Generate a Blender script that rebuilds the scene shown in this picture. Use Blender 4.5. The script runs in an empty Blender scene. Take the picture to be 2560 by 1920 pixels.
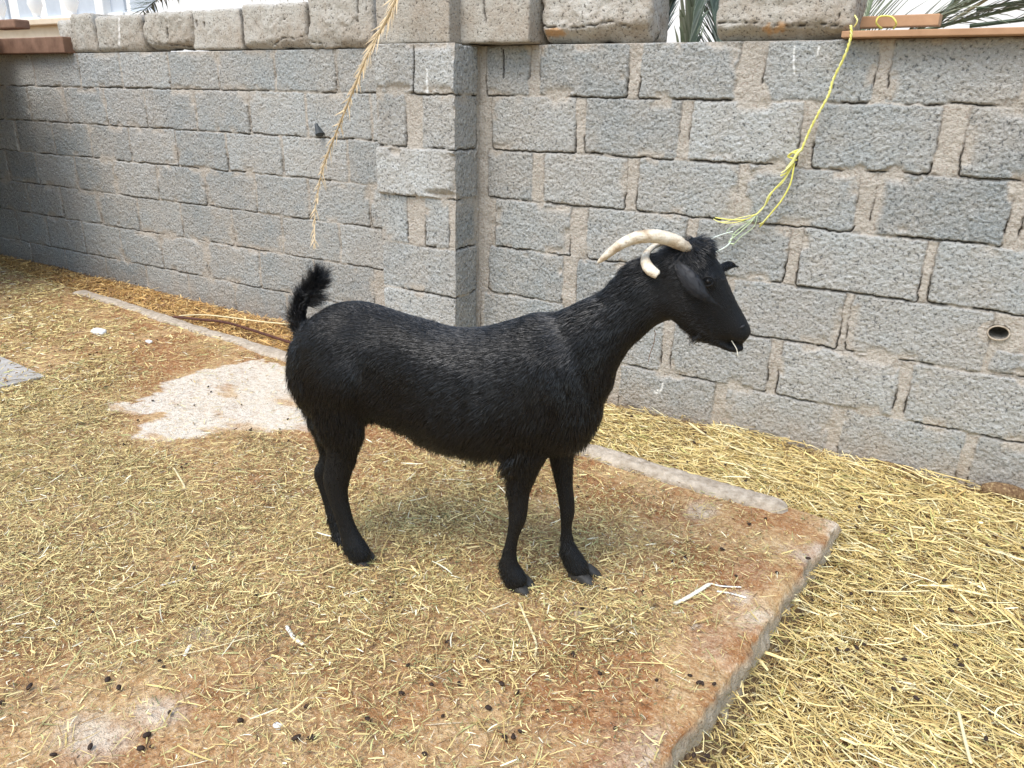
import bpy, bmesh, math, random
import numpy as np
from mathutils import Matrix, Vector
random.seed(7); RS = np.random.RandomState(11)
sc = bpy.context.scene
COL = sc.collection

# ------------------------------------------------------------------ camera
F, PIT, YAW, ROLL, H = 1911.2, 0.35692, 0.53731, 0.02226, 1.2434
YR, YL, YP = 2.8786, 2.9352, 2.6913            # right wall, left wall, pier front
_cy, _sy = math.cos(YAW), math.sin(YAW)
FW = np.array([-_sy*math.cos(PIT), _cy*math.cos(PIT), -math.sin(PIT)])
_r = np.array([_cy, _sy, 0.0]); _u = np.cross(_r, FW)
RT = _r*math.cos(ROLL)+_u*math.sin(ROLL); UP = -_r*math.sin(ROLL)+_u*math.cos(ROLL)
EYE = np.array([0, 0, H])
cam = bpy.data.objects.new('camera', bpy.data.cameras.new('camera'))
COL.objects.link(cam); sc.camera = cam
cam.data.sensor_width = 36; cam.data.lens = 36*F/2560
cam.data.clip_start = 0.05; cam.data.clip_end = 500
cam.matrix_world = Matrix(((RT[0], UP[0], -FW[0], 0), (RT[1], UP[1], -FW[1], 0), (RT[2], UP[2], -FW[2], H), (0, 0, 0, 1)))

# ------------------------------------------------------------------ light
SUN_EL, SUN_AZ = math.radians(60), math.radians(190)   # azimuth of the sun measured from +Y towards +X
world = bpy.data.worlds.new("World"); sc.world = world; world.use_nodes = True
nt = world.node_tree; sky = nt.nodes.new('ShaderNodeTexSky'); sky.sky_type = 'NISHITA'
sky.sun_disc = False; sky.sun_elevation = SUN_EL; sky.sun_rotation = SUN_AZ
sky.air_density = 1.6; sky.dust_density = 2.0; sky.ozone_density = 0.6
nt.links.new(sky.outputs[0], nt.nodes['Background'].inputs[0]); nt.nodes['Background'].inputs[1].default_value = 0.15
sun = bpy.data.objects.new('sun', bpy.data.lights.new('sun', 'SUN')); COL.objects.link(sun)
sun.data.energy = 1.5; sun.data.angle = math.radians(32); sun.data.color = (1, 0.96, 0.90)
sd = Vector((math.sin(SUN_AZ)*math.cos(SUN_EL), math.cos(SUN_AZ)*math.cos(SUN_EL), math.sin(SUN_EL)))
sun.rotation_euler = sd.to_track_quat('Z', 'Y').to_euler()
sc.view_settings.view_transform = 'Standard'; sc.view_settings.look = 'None'
sc.view_settings.exposure = 0.88; sc.view_settings.gamma = 1.0

# ------------------------------------------------------------------ helpers
K = 2560/2212.0                                  # survey pixels are given on a 2212-wide print
def ray(x, y): return FW*F + RT*(x-1280) - UP*(y-960)
def onY(x, y, Y, k=K):
    d = ray(x*k, y*k); return EYE + d*(Y/d[1])
def onZ(x, y, Z, k=K):
    d = ray(x*k, y*k); return EYE + d*((Z-H)/d[2])
def Xat(vx, Z, Y):
    ys = np.linspace(-500, 2400, 60); P = np.array([onY(vx, y, Y) for y in ys])
    o = np.argsort(P[:, 2]); return float(np.interp(Z, P[o, 2], P[o, 0]))
def project(P):
    q = P-EYE; w = q@FW; return (1280+F*(q@RT)/w)/K, (960-F*(q@UP)/w)/K
def tag(o, label=None, cat=None, group=None, kind=None):
    for k, v in (('label', label), ('category', cat), ('group', group), ('kind', kind)):
        if v: o[k] = v
    return o
def empty(name, loc=(0, 0, 0)):
    o = bpy.data.objects.new(name, None); COL.objects.link(o); o.location = loc; return o
def mk(name, V, Fc, mat=None, parent=None, smooth=False, attrs=None, origin=None):
    """one mesh object from numpy arrays (faces all 3 or all 4 long, or a list)"""
    V = np.asarray(V, float); loc = np.zeros(3)
    if origin is None and parent is None: origin = np.array([V[:, 0].mean(), V[:, 1].mean(), V[:, 2].min()])
    if origin is not None: loc = np.array(origin, float)
    if parent is not None:
        loc = np.array(parent.matrix_world.translation) if parent.parent else np.array(parent.location)
        if parent.parent: loc = np.array(parent.parent.location) + np.array(parent.location)
    V = V-loc
    me = bpy.data.meshes.new(name)
    if isinstance(Fc, np.ndarray):
        n, k = Fc.shape
        me.vertices.add(len(V)); me.vertices.foreach_set('co', V.astype(np.float32).ravel())
        me.loops.add(n*k); me.loops.foreach_set('vertex_index', Fc.astype(np.int32).ravel())
        me.polygons.add(n); me.polygons.foreach_set('loop_start', np.arange(0, n*k, k, dtype=np.int32))
        me.update(calc_edges=True)
    else:
        me.from_pydata([tuple(v) for v in V], [], [tuple(f) for f in Fc])
    if attrs:
        for an, arr in attrs.items():
            a = me.color_attributes.new(an, 'FLOAT_COLOR', 'POINT'); arr = np.asarray(arr, np.float32)
            if arr.shape[1] == 3: arr = np.hstack([arr, np.ones((len(arr), 1), np.float32)])
            a.data.foreach_set('color', arr.ravel())
    if smooth: me.polygons.foreach_set('use_smooth', np.ones(len(me.polygons), bool))
    me.validate()
    if mat: me.materials.append(mat)
    o = bpy.data.objects.new(name, me); COL.objects.link(o)
    if parent is not None: o.parent = parent
    else: o.location = loc
    return o
def polydist(px, py, poly):
    d = np.full(np.shape(px), 1e9)
    for (ax, ay), (bx, by) in zip(poly[:-1], poly[1:]):
        vx, vy = bx-ax, by-ay; t = np.clip(((px-ax)*vx+(py-ay)*vy)/(vx*vx+vy*vy+1e-9), 0, 1); d = np.minimum(d, np.hypot(px-ax-t*vx, py-ay-t*vy))
    return d
def vnoise(x, y, seed=0):
    x = np.asarray(x, float); y = np.asarray(y, float)
    L = np.random.RandomState(seed).rand(256, 256)
    xi = np.floor(x).astype(int); yi = np.floor(y).astype(int); fx = x-xi; fy = y-yi
    fx = fx*fx*(3-2*fx); fy = fy*fy*(3-2*fy); g = lambda a, b: L[a % 256, b % 256]
    return (g(xi, yi)*(1-fx)+g(xi+1, yi)*fx)*(1-fy)+(g(xi, yi+1)*(1-fx)+g(xi+1, yi+1)*fx)*fy
def fbm(x, y, seed=0, o=4):
    s = 0; a = 1; t = 0
    for i in range(o):
        s = s+a*vnoise(np.asarray(x)*2**i+17*i, np.asarray(y)*2**i+31*i, seed+i); t += a; a *= .5
    return s/t
def sstep(a, b, x): t = np.clip((x-a)/(b-a), 0, 1); return t*t*(3-2*t)
def grid_faces(nu, nv):
    i = np.arange(nu-1)[:, None]*nv+np.arange(nv-1)[None, :]
    return np.stack([i, i+nv, i+nv+1, i+1], -1).reshape(-1, 4)

# ---- materials
def mat(name, rough=0.9, spec=0.3):
    m = bpy.data.materials.new(name); m.use_nodes = True; b = m.node_tree.nodes['Principled BSDF']
    b.inputs['Roughness'].default_value = rough; b.inputs['Specular IOR Level'].default_value = spec
    return m, m.node_tree, b
def N(t, ty, **kw):
    n = t.nodes.new(ty)
    for k, v in kw.items():
        if k in n.inputs: n.inputs[k].default_value = v
        else: setattr(n, k, v)
    return n
def noise(t, vec, scale, detail=4, rough=.6):
    n = N(t, 'ShaderNodeTexNoise', Scale=scale, Detail=detail, Roughness=rough); t.links.new(vec, n.inputs['Vector']); return n.outputs['Fac']
def ramp(t, fac, stops):
    r = t.nodes.new('ShaderNodeValToRGB'); e = r.color_ramp.elements
    while len(e) < len(stops): e.new(0.5)
    for q, (p, c) in zip(e, stops):
        q.position = p; q.color = (*c, 1) if len(c) == 3 else c
    t.links.new(fac, r.inputs[0]); return r.outputs[0]
def mix(t, fac, a, b, mode='MIX'):
    n = t.nodes.new('ShaderNodeMix'); n.data_type = 'RGBA'; n.blend_type = mode
    for s, v in ((n.inputs[0], fac), (n.inputs[6], a), (n.inputs[7], b)):
        if isinstance(v, (int, float)): s.default_value = v
        elif isinstance(v, tuple): s.default_value = (*v, 1)
        else: t.links.new(v, s)
    return n.outputs[2]
def math_(t, op, a, b=0.0):
    n = t.nodes.new('ShaderNodeMath'); n.operation = op
    for s, v in ((n.inputs[0], a), (n.inputs[1], b)):
        if isinstance(v, (int, float)): s.default_value = v
        else: t.links.new(v, s)
    return n.outputs[0]
def bump(t, b, h, strength=.5, dist=.004):
    n = N(t, 'ShaderNodeBump', Strength=strength, Distance=dist); t.links.new(h, n.inputs['Height']); t.links.new(n.outputs[0], b.inputs['Normal'])
def geo(t): return t.nodes.new('ShaderNodeNewGeometry').outputs['Position']
def attr(t, name):
    a = t.nodes.new('ShaderNodeAttribute'); a.attribute_name = name
    s = t.nodes.new('ShaderNodeSeparateColor'); t.links.new(a.outputs['Color'], s.inputs[0]); return a.outputs['Color'], s.outputs
def simple(name, c1, c2, scale=20, rough=.8, bstr=.4, bdist=.003, spec=.3, coord='obj'):
    m, t, b = mat(name, rough, spec)
    p = t.nodes.new('ShaderNodeTexCoord').outputs['Object'] if coord == 'obj' else geo(t)
    f = noise(t, p, scale, 6, .65); t.links.new(ramp(t, f, [(.3, c1), (.7, c2)]), b.inputs['Base Color'])
    if bstr: bump(t, b, noise(t, p, scale*4, 5, .7), bstr, bdist)
    return m

def mat_wall():
    m, t, b = mat('cinder_block_wall', .95, .15); p = geo(t); _, ch = attr(t, 'wall')
    tone = ch[1]
    g = mix(t, tone, (.25, .268, .27), (.485, .49, .475))
    g = mix(t, ramp(t, noise(t, p, 2.3, 3, .6), [(.40, (0, 0, 0)), (.62, (.75, .75, .75))]), g, (.37, .355, .33))
    big = noise(t, p, 9, 5, .6)
    g = mix(t, math_(t, 'MULTIPLY', ramp(t, big, [(.42, (0, 0, 0)), (.72, (1, 1, 1))]), .5), g, (.40, .36, .31))
    vo = N(t, 'ShaderNodeTexVoronoi', Scale=150.0); t.links.new(p, vo.inputs['Vector'])
    pit = noise(t, p, 105, 4, .62)
    g = mix(t, ramp(t, pit, [(.34, (.85, .85, .85)), (.45, (0, 0, 0))]), g, (.07, .075, .078))
    g = mix(t, ramp(t, pit, [(.55, (0, 0, 0)), (.68, (.5, .5, .5))]), g, (.62, .63, .62))
    mo = mix(t, noise(t, p, 14, 6, .7), (.33, .30, .26), (.56, .515, .455))
    dz = t.nodes.new('ShaderNodeSeparateXYZ'); t.links.new(p, dz.inputs[0])
    mo = mix(t, ramp(t, noise(t, p, 120, 3, .6), [(.3, (.6, .6, .6)), (.5, (0, 0, 0))]), mo, (.22, .16, .12))
    c = mix(t, ch[0], mo, g)
    _, mk_ = attr(t, 'mark'); c = mix(t, mk_[2], c, (.78, .78, .76)); c = mix(t, ch[2], c, (.025, .021, .018))
    c = mix(t, math_(t, 'MULTIPLY', ramp(t, math_(t, 'ADD', dz.outputs[2], math_(t, 'MULTIPLY', noise(t, p, 11, 5, .65), .28)), [(.10, (1, 1, 1)), (.30, (0, 0, 0))]), .55), c, (.34, .25, .165))
    t.links.new(c, b.inputs['Base Color'])
    hgt = math_(t, 'ADD', math_(t, 'MULTIPLY', pit, 1.0), math_(t, 'MULTIPLY', noise(t, p, 60, 4, .6), .8))
    bump(t, b, hgt, .9, .009); return m
def mat_loose():
    m, t, b = mat('weathered_block', .95, .15); p = t.nodes.new('ShaderNodeTexCoord').outputs['Object']
    oi = t.nodes.new('ShaderNodeObjectInfo').outputs['Random']
    g = mix(t, oi, (.40, .375, .33), (.50, .48, .44))
    g = mix(t, ramp(t, noise(t, p, 8, 6, .65), [(.4, (0, 0, 0)), (.7, (.8, .8, .8))]), g, (.33, .27, .21))
    pit = noise(t, p, 105, 4, .62)
    g = mix(t, ramp(t, pit, [(.34, (.9, .9, .9)), (.44, (0, 0, 0))]), g, (.08, .07, .06))
    g = mix(t, ramp(t, pit, [(.6, (0, 0, 0)), (.75, (.6, .6, .6))]), g, (.62, .60, .56))
    _, mk_ = attr(t, 'mark'); g = mix(t, mk_[1], g, (.52, .27, .09)); g = mix(t, mk_[2], g, (.75, .73, .70)); g = mix(t, mk_[0], g, (.045, .035, .028))
    t.links.new(g, b.inputs['Base Color']); bump(t, b, math_(t, 'ADD', pit, noise(t, p, 40, 5, .6)), .8, .006); return m
def mat_slab():
    m, t, b = mat('stained_slab', .95, .12); p = geo(t); _, ch = attr(t, 'slab')
    n1 = noise(t, p, 7, 7, .65); n2 = noise(t, p, 55, 5, .7); n3 = noise(t, p, 180, 3, .6)
    dirt = mix(t, n1, (.34, .19, .085), (.53, .34, .165))
    dirt = mix(t, ramp(t, n2, [(.42, (0, 0, 0)), (.66, (1, 1, 1))]), dirt, (.64, .47, .26))
    rust = mix(t, n2, (.17, .06, .022), (.42, .18, .065))
    c = mix(t, math_(t, 'MULTIPLY', ch[0], ramp(t, n2, [(.3, (1, 1, 1)), (.75, (.35, .35, .35))])), dirt, rust)
    pale = mix(t, n2, (.56, .49, .39), (.80, .75, .66))
    c = mix(t, math_(t, 'MULTIPLY', ch[1], ramp(t, n2, [(.30, (.45, .45, .45)), (.52, (1, 1, 1))])), c, pale)
    grey = mix(t, n2, (.32, .275, .215), (.58, .52, .43))
    c = mix(t, ch[2], c, grey)
    c = mix(t, ramp(t, n3, [(.30, (.8, .8, .8)), (.43, (0, 0, 0))]), c, (.15, .085, .045)); c = mix(t, ramp(t, n3, [(.57, (0, 0, 0)), (.70, (.55, .55, .55))]), c, (.70, .60, .46))
    t.links.new(c, b.inputs['Base Color']); bump(t, b, math_(t, 'ADD', n2, math_(t, 'MULTIPLY', n3, .5)), .9, .009); return m
def mat_dirt():
    m, t, b = mat('dung_soil', 1.0, .1); p = geo(t)
    n1 = noise(t, p, 6, 7, .65); n2 = noise(t, p, 90, 5, .7)
    c = mix(t, n1, (.13, .075, .04), (.30, .20, .11)); c = mix(t, ramp(t, n2, [(.35, (1, 1, 1)), (.5, (0, 0, 0))]), c, (.09, .05, .03))
    c = mix(t, ramp(t, n2, [(.55, (0, 0, 0)), (.7, (1, 1, 1))]), c, (.60, .47, .25))
    t.links.new(c, b.inputs['Base Color']); bump(t, b, n2, .8, .01); return m
def mat_attr(name, at, rough=.7, spec=.3, trans=0):
    m, t, b = mat(name, rough, spec); c, _ = attr(t, at); t.links.new(c, b.inputs['Base Color']); return m
M = dict(wall=mat_wall(), loose=mat_loose(), slab=mat_slab(), dirt=mat_dirt(), straw=mat_attr('dry_straw', 'tint', .6, .35),
         blade=mat_attr('palm_leaf', 'tint', .5, .4),
         concrete=simple('pale_concrete', (.30, .28, .25), (.50, .475, .44), 14, .95, .6, .004),
         kerb=simple('dusty_kerb', (.28, .225, .165), (.60, .52, .42), 40, .95, .8, .006, coord='geo'),
         wood=simple('weathered_wood', (.12, .065, .04), (.26, .15, .10), 9, .8, .4),
         plank=simple('fresh_plank', (.36, .205, .115), (.48, .29, .17), 12, .7, .3),
         stub=simple('dark_plastic', (.03, .035, .04), (.06, .07, .075), 20, .5, 0),
         dung=simple('dung', (.018, .010, .007), (.05, .028, .018), 60, .65, .5, .001),
         rust=simple('rusty_iron', (.05, .02, .015), (.13, .055, .04), 50, .8, .5, .001),
         rope=mat_attr('rope_fibre', 'tint', .5, .4), frond=mat_attr('dry_frond', 'tint', .7, .3),
         white=simple('white_render', (.74, .74, .74), (.82, .82, .81), 3, .8, .1, .001),
         beige=simple('beige_stone', (.60, .49, .37), (.70, .60, .48), 5, .8, .2, .001),
         panel=simple('grey_panel', (.42, .46, .52), (.50, .54, .60), 3, .5, 0),
         peb=simple('white_stone', (.66, .66, .65), (.85, .85, .84), 30, .8, .3, .002))

# ------------------------------------------------------------------ ground and slab
ZS = 0.07                                         # slab top
# slab axes: corner at the right end of the rim, u runs left along the rim, v towards the camera
CORN = onZ(1806, 1124, ZS)[:2]; RIML = onZ(150, 622, ZS)[:2]; EDGB = onZ(1432, 1659, ZS)[:2]
UA = (RIML-CORN)/np.linalg.norm(RIML-CORN); VA = (EDGB-CORN)/np.linalg.norm(EDGB-CORN)
def slab_uv(x, y):
    A = np.array([[UA[0], VA[0]], [UA[1], VA[1]]]); q = np.linalg.inv(A)@np.array([np.ravel(x)-CORN[0], np.ravel(y)-CORN[1]])
    return q[0].reshape(np.shape(x)), q[1].reshape(np.shape(x))
def ground_h(x, y):
    """ground beside the slab: a little litter heaped along the wall, rising to the left"""
    x = np.asarray(x, float); y = np.asarray(y, float)
    h = 0.016*fbm(x*3, y*3, 5) + 0.05*sstep(-2.2, -5.5, x)*sstep(2.0, 2.9, y)
    u, v = slab_uv(x, y); h = h-(.045+.085*np.clip(v, 0, 1.3))*sstep(.0, -.04, u)*sstep(2.62, 2.15, y)
    return h - 0.012 + 0.025*sstep(2.70, 2.95, y)*fbm(x*5, y*5, 8)
def build_ground():
    xs = np.concatenate([np.linspace(-60, -9, 12), np.arange(-8.5, 2.0, .02), np.linspace(2.2, 60, 12)])
    ys = np.concatenate([np.linspace(-60, -1.2, 12), np.arange(-1.0, 3.0, .02), np.linspace(3.2, 80, 12)])
    X, Y = np.meshgrid(xs, ys, indexing='ij'); Z = ground_h(X, Y)+.008*(fbm(X*30, Y*30, 3)-.5)
    o = mk('ground', np.stack([X, Y, Z], -1).reshape(-1, 3), grid_faces(len(xs), len(ys)), M['dirt'], smooth=True, origin=(0, 0, 0))
    tag(o, kind='structure')
build_ground()
def idw(px, py, pts, pw=3):
    pts = np.array(pts, float); num = 0; den = 0
    for a, b_, v in pts:
        w = 1/(((px-a)**2+((py-b_)*1.6)**2)+900)**(pw/2); num = num+w*v; den = den+w
    return num/den
def inpoly(px, py, poly):
    poly = np.array(poly, float); r = np.zeros(np.shape(px), bool); j = len(poly)-1
    for i in range(len(poly)):
        xi, yi = poly[i]; xj, yj = poly[j]
        c = ((yi > py) != (yj > py)) & (px < (xj-xi)*(py-yi)/(yj-yi+1e-9)+xi); r ^= c; j = i
    return r
PATCH = [(232, 872), (300, 868), (345, 852), (350, 825), (420, 800), (480, 790), (560, 772), (615, 790), (700, 800), (740, 850), (760, 900), (700, 930), (640, 925), (560, 930), (470, 935), (350, 955), (270, 950), (300, 925), (355, 905), (340, 893), (290, 900), (230, 885)]
RUST = [(1420, 1060, .9), (1350, 1020, .75), (1600, 1180, 1), (1700, 1150, .75), (1530, 1250, .6), (1300, 1580, .75), (1350, 1520, .85), (1500, 1400, .5), (1600, 1330, .45), (400, 760, .7), (520, 730, .5), (690, 862, .5), (740, 960, .6), (620, 1000, .4), (100, 1000, .2), (400, 1150, .2), (900, 1100, .2), (900, 1400, .3), (300, 1460, .4), (450, 1430, .5), (250, 1570, .6), (150, 1500, .5), (200, 1640, .4), (600, 1600, .4), (1100, 1600, .6), (1200, 1480, .6), (1050, 1350, .15), (1650, 1280, .7), (1760, 1130, .2), (100, 700, .3)]
def build_slab():
    us = np.concatenate([[-.0, .004], np.arange(.012, 1.6, .009), np.arange(1.61, 5.2, .018), np.arange(5.2, 9, .08)])
    vs = np.concatenate([[0, .004], np.arange(.012, 1.5, .009), np.arange(1.51, 3.2, .03)])
    U, V = np.meshgrid(us, vs, indexing='ij')
    eu = (fbm(V*7, V*0+3, 21)-.5)*.026+(fbm(V*40, V*0+3, 24)-.5)*.012; ev = (fbm(U*6, U*0+9, 22)-.5)*.02
    U2 = U+eu*np.exp(-U/.12); V2 = V+ev*np.exp(-V/.12)
    X = CORN[0]+UA[0]*U2+VA[0]*V2; Y = CORN[1]+UA[1]*U2+VA[1]*V2
    rnd = np.exp(-U/.006)*.005+np.exp(-V/.008)*.004+np.exp(-U/.022)*np.maximum(fbm(V*18, U*18, 26)-.46, 0)*.07
    Z = ZS+.010*(fbm(X*2.5, Y*2.5, 30)-.5)+.006*(fbm(X*14, Y*14, 31)-.5)+.005*(fbm(X*60, Y*60, 32)-.5)-rnd
    P = np.stack([X, Y, Z], -1).reshape(-1, 3)
    px, py = project(P); px = np.clip(px, 0, 2212); py = np.clip(py, 560, 1660)
    wx = px+26*(fbm(P[:, 0]*9, P[:, 1]*9, 41)-.5)*2; wy = py+14*(fbm(P[:, 0]*9, P[:, 1]*9, 42)-.5)*2
    pale = inpoly(wx, wy, PATCH).astype(float)*.95
    pale -= pale*sstep(.60, .70, fbm(P[:, 0]*5, P[:, 1]*12, 47))*.7
    # worn pale concrete along the free edge, pale spots
    u = U.ravel(); v = V.ravel()
    pale = np.maximum(pale, .75*np.exp(-u/.05)*sstep(.35, .6, fbm(P[:, 0]*8, P[:, 1]*8, 43)))
    for a, b_, r in ((200, 1590, 110), (330, 1540, 80), (1495, 1358, 16), (1640, 1330, 45), (1250, 1330, 40), (440, 1370, 45), (1510, 1100, 50), (1600, 1290, 40)):
        pale = np.maximum(pale, .6*sstep(1.1, .2, np.hypot(wx-a, (wy-b_)*1.7)/r))
    rust = idw(px, py, RUST)*sstep(.30, .66, fbm(P[:, 0]*6, P[:, 1]*6, 44, 5))*1.75
    rust = np.maximum(rust, .9*np.exp(-((px-690)/70.)**2-((py-862)/8.)**2)); pale *= 1-np.exp(-((px-690)/70.)**2-((py-862)/9.)**2)
    col = np.stack([np.clip(rust, 0, 1), np.clip(pale, 0, 1), np.zeros_like(pale)], -1)
    F_ = grid_faces(len(us), len(vs)); nu, nv = U.shape
    # side skirts (free right edge u=0, back edge v=0)
    def skirt(idx, nrm):
        nonlocal P, col, F_
        top = P[idx]; n = len(idx); rows = []; base = len(P)
        for k, q in enumerate(np.linspace(0, 1, 15)[1:]):
            s = np.arange(n)*.011
            r = top.copy(); r[:, 2] = top[:, 2]-(ZS+.17)*q
            off = .016*(fbm(s*12, s*0+k*.55, 51)-.45)*2+.010*(fbm(s*45, s*0+k*1.2, 53)-.5)*2+.004*(1-q)
            r[:, 0] += nrm[0]*off; r[:, 1] += nrm[1]*off; rows.append(r)
        P = np.vstack([P]+rows); c = np.tile(np.array([[.25, 0, .85]]), (n*14, 1)); c[:n, 2] = .7; col = np.vstack([col, c])
        prev = idx
        for k in range(14):
            cur = base+k*n+np.arange(n); F_ = np.vstack([F_, np.stack([prev[:-1], prev[1:], cur[1:], cur[:-1]], -1)]); prev = cur
    skirt(np.arange(nv), -UA); skirt(np.arange(nu)*nv, -VA)
    o = mk('concrete_slab', P, F_, M['slab'], smooth=True, attrs={'slab': col}, origin=(CORN[0], CORN[1], 0))
    tag(o, kind='structure')
    # raised rim (child of the slab): rounded kerb along the back edge, with a rounded end
    L0 = onZ(168, 630, ZS)[:2]; L1 = onZ(1700, 1108, ZS)[:2]; n = 420; w = .042
    T = np.linspace(0, 1, n); d = (L1-L0); Ln = np.linalg.norm(d); d /= Ln; nn = np.array([-d[1], d[0]])
    ph = np.linspace(0, math.pi, 13); rows = []
    for q in T:
        s = q*Ln; e = min(s, Ln-s); k_ = math.sqrt(max(0, min(1, e/.04)*(2-min(1, e/.04))))
        wv = (w*(.70+.6*fbm(s*5, 0., 61)))*max(k_, .02); hv = (.011+.008*fbm(s*4, 3., 62)+.008*sstep(1, 3, s))*max(k_, .02)
        c = L0+d*s+nn*(.022*(fbm(s*1.8, 7., 63)-.5)*2)
        for a in ph:
            jt = 1+.12*(vnoise(s*50, a*3, 64)-.5)+.15*(vnoise(s*14, a*2, 65)-.5)
            sq = math.copysign(abs(math.cos(a))**.7, math.cos(a))
            rows.append((c[0]+nn[0]*sq*wv*jt, c[1]+nn[1]*sq*wv*jt, ZS-.006+(hv+.006)*math.sin(a)**.75*jt))
    k = mk('rim', rows, grid_faces(n, len(ph)), M['kerb'], parent=o, smooth=True)
    return o
slab = build_slab()

# ------------------------------------------------------------------ block wall
CZ = H+np.array([.203, .011, -.2037, -.4068, -.6167, -.8262, -1.0438, -1.2454])   # bed joints, top to bottom
COURSE_R = {1: [(1052, 1143), (1166, 1357), (1383, 1594), (1652, 1893), (1922, 2215), (2240, 2600)],
 2: [(1063, 1243), (1264, 1466), (1490, 1728), (1762, 2024), (2084, 2330), (2355, 2700)],
 3: [(1054, 1150), (1176, 1352), (1378, 1590), (1610, 1850), (1888, 2180), (2212, 2560)],
 4: [(1070, 1232), (1268, 1480), (1504, 1700), (1728, 1990), (2013, 2290), (2320, 2600)],
 5: [(1056, 1215), (1245, 1398), (1425, 1555), (1580, 1818), (1835, 2134), (2350, 2600)],
 6: [(1040, 1215), (1245, 1430), (1452, 1660), (1684, 1936), (1963, 2250), (2280, 2600)],
 7: [(1120, 1312), (1338, 1540), (1565, 1791), (1816, 2074), (2100, 2350), (2380, 2700)]}
COURSE_L = {1: [-90, -10, 72, 171, 262, 365, 470, 594, 726, 900], 2: [-60, 5, 64, 141, 228, 316, 422, 538, 662, 802, 950], 3: [-100, -30, 37, 116, 195, 281, 382, 490, 610, 752, 900],
 4: [-50, 17, 81, 165, 247, 341, 444, 553, 667, 800, 950], 5: [-70, -5, 62, 134, 215, 299, 393, 502, 610, 735, 880], 6: [-30, 39, 104, 183, 262, 350, 448, 562, 680, 810], 7: [-60, 0, 70, 145, 232, 318, 410, 509, 620, 740, 880]}
def wall_field(a0, a1, res, blocks, seed, zres=.0042, smear=.5, crackw=1.0, world_of=None):
    """relief of a block wall: blocks = (xa, xb, za, zb, proud, tone)"""
    xs = np.arange(a0, a1+res*.5, res); xs[-1] = a1
    zs = np.linspace(-.08, CZ[0], int((CZ[0]+.08)/zres)+1)
    X, Z = np.meshgrid(xs, zs, indexing='ij'); o = seed*7.3
    wx = X+.007*(fbm(X*16+o, Z*16, seed)-.5)*2+.004*(fbm(X*70+o, Z*70, seed+1)-.5)*2
    wz = Z+.007*(fbm(X*14+o, Z*18, seed+2)-.5)*2+.004*(fbm(X*75+o, Z*75, seed+3)-.5)*2
    sm = fbm(X*9+o, Z*9, seed+4, 5); crn = fbm(X*11+o, Z*11, seed+5); fine = fbm(X*110+o, Z*110, seed+6, 2)
    h = -.0022+.006*(fbm(X*18+o, Z*18, seed+8)-.5)*2+.003*(fine-.5)
    mask = np.zeros_like(X); tone = np.full_like(X, .5); crack = np.zeros_like(X)
    for (xa, xb, za, zb, pr, tn) in blocks:
        i0, i1 = np.searchsorted(xs, xa-.04), np.searchsorted(xs, xb+.04); j0, j1 = np.searchsorted(zs, za-.04), np.searchsorted(zs, zb+.04)
        if i1 <= i0: continue
        s = np.s_[i0:i1, j0:j1]; r = .005+.010*random.random()
        cx, cz = (xa+xb)/2, (za+zb)/2; tl = random.uniform(-.012, .012)
        qx = np.abs(wx[s]-cx)-((xb-xa)/2-r); qz = np.abs(wz[s]-cz-tl*(wx[s]-cx))-((zb-za)/2-r)
        sdf = np.hypot(np.maximum(qx, 0), np.maximum(qz, 0))+np.minimum(np.maximum(qx, qz), 0)-r
        m = sstep(.002, -.004, sdf)
        cover = sstep(.56, .68, sm[s])*sstep(-.045, -.004, sdf)*smear*2; m = m*(1-np.clip(cover, 0, 1))
        body = pr+.0025*(fbm(X[s]*40, Z[s]*40, seed+9)-.5)*2+.003*(fine[s]-.5)*2+random.uniform(-.012, .012)*(X[s]-cx)
        edge = sstep(-.008, .0, sdf)*.003
        h[s] = h[s]*(1-m)+(body-edge)*m
        low = sstep(cz+.03, za+.015, Z[s])*1.0+.28
        cr = np.exp(-((sdf-.001)/.0023)**2)*np.clip(low, 0, 1)*sstep(.40, .52, crn[s])*crackw
        crack[s] = np.maximum(crack[s], cr)
        mask[s] = np.maximum(mask[s], m); tone[s] = np.where(m > .02, tn, tone[s])
    h -= crack*.014
    if world_of:
        px, py = project(world_of(X, Z, h).reshape(-1, 3)); px = px+3*(fbm(X.ravel()*40, Z.ravel()*40, 96)-.5)
        for q in WALL_SLITS:
            k = sstep(2.2, .6, polydist(px, py, q)).reshape(X.shape); crack = np.maximum(crack, k*.9); h -= k*.008
    return xs, zs, X, Z, h, mask, tone, np.clip(crack*1.3, 0, 1)
WALL_SLITS = [[(893, 100), (894, 150), (892, 200)], [(1087, 108), (1088, 168)], [(985, 690), (986, 650)], [(388, 107), (389, 130)], [(668, 225), (671, 262)]]
WALL_WHITE = [[(1418, 850), (1421, 842), (1426, 846), (1430, 838), (1432, 828)], [(1716, 100), (1714, 132), (1716, 158)], [(1769, 102), (1766, 118)], [(1418, 850), (1414, 846)], [(922, 150), (923, 200)]]
def marks(P):
    px, py = project(P); px = px+2.5*(fbm(P[:, 0]*60, P[:, 2]*60, 95)-.5); w = np.zeros(len(P))
    for q in WALL_WHITE: w = np.maximum(w, sstep(3.0, 1.0, polydist(px, py, q)))
    return np.stack([w*0, w*0, w*.85], -1)
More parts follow.
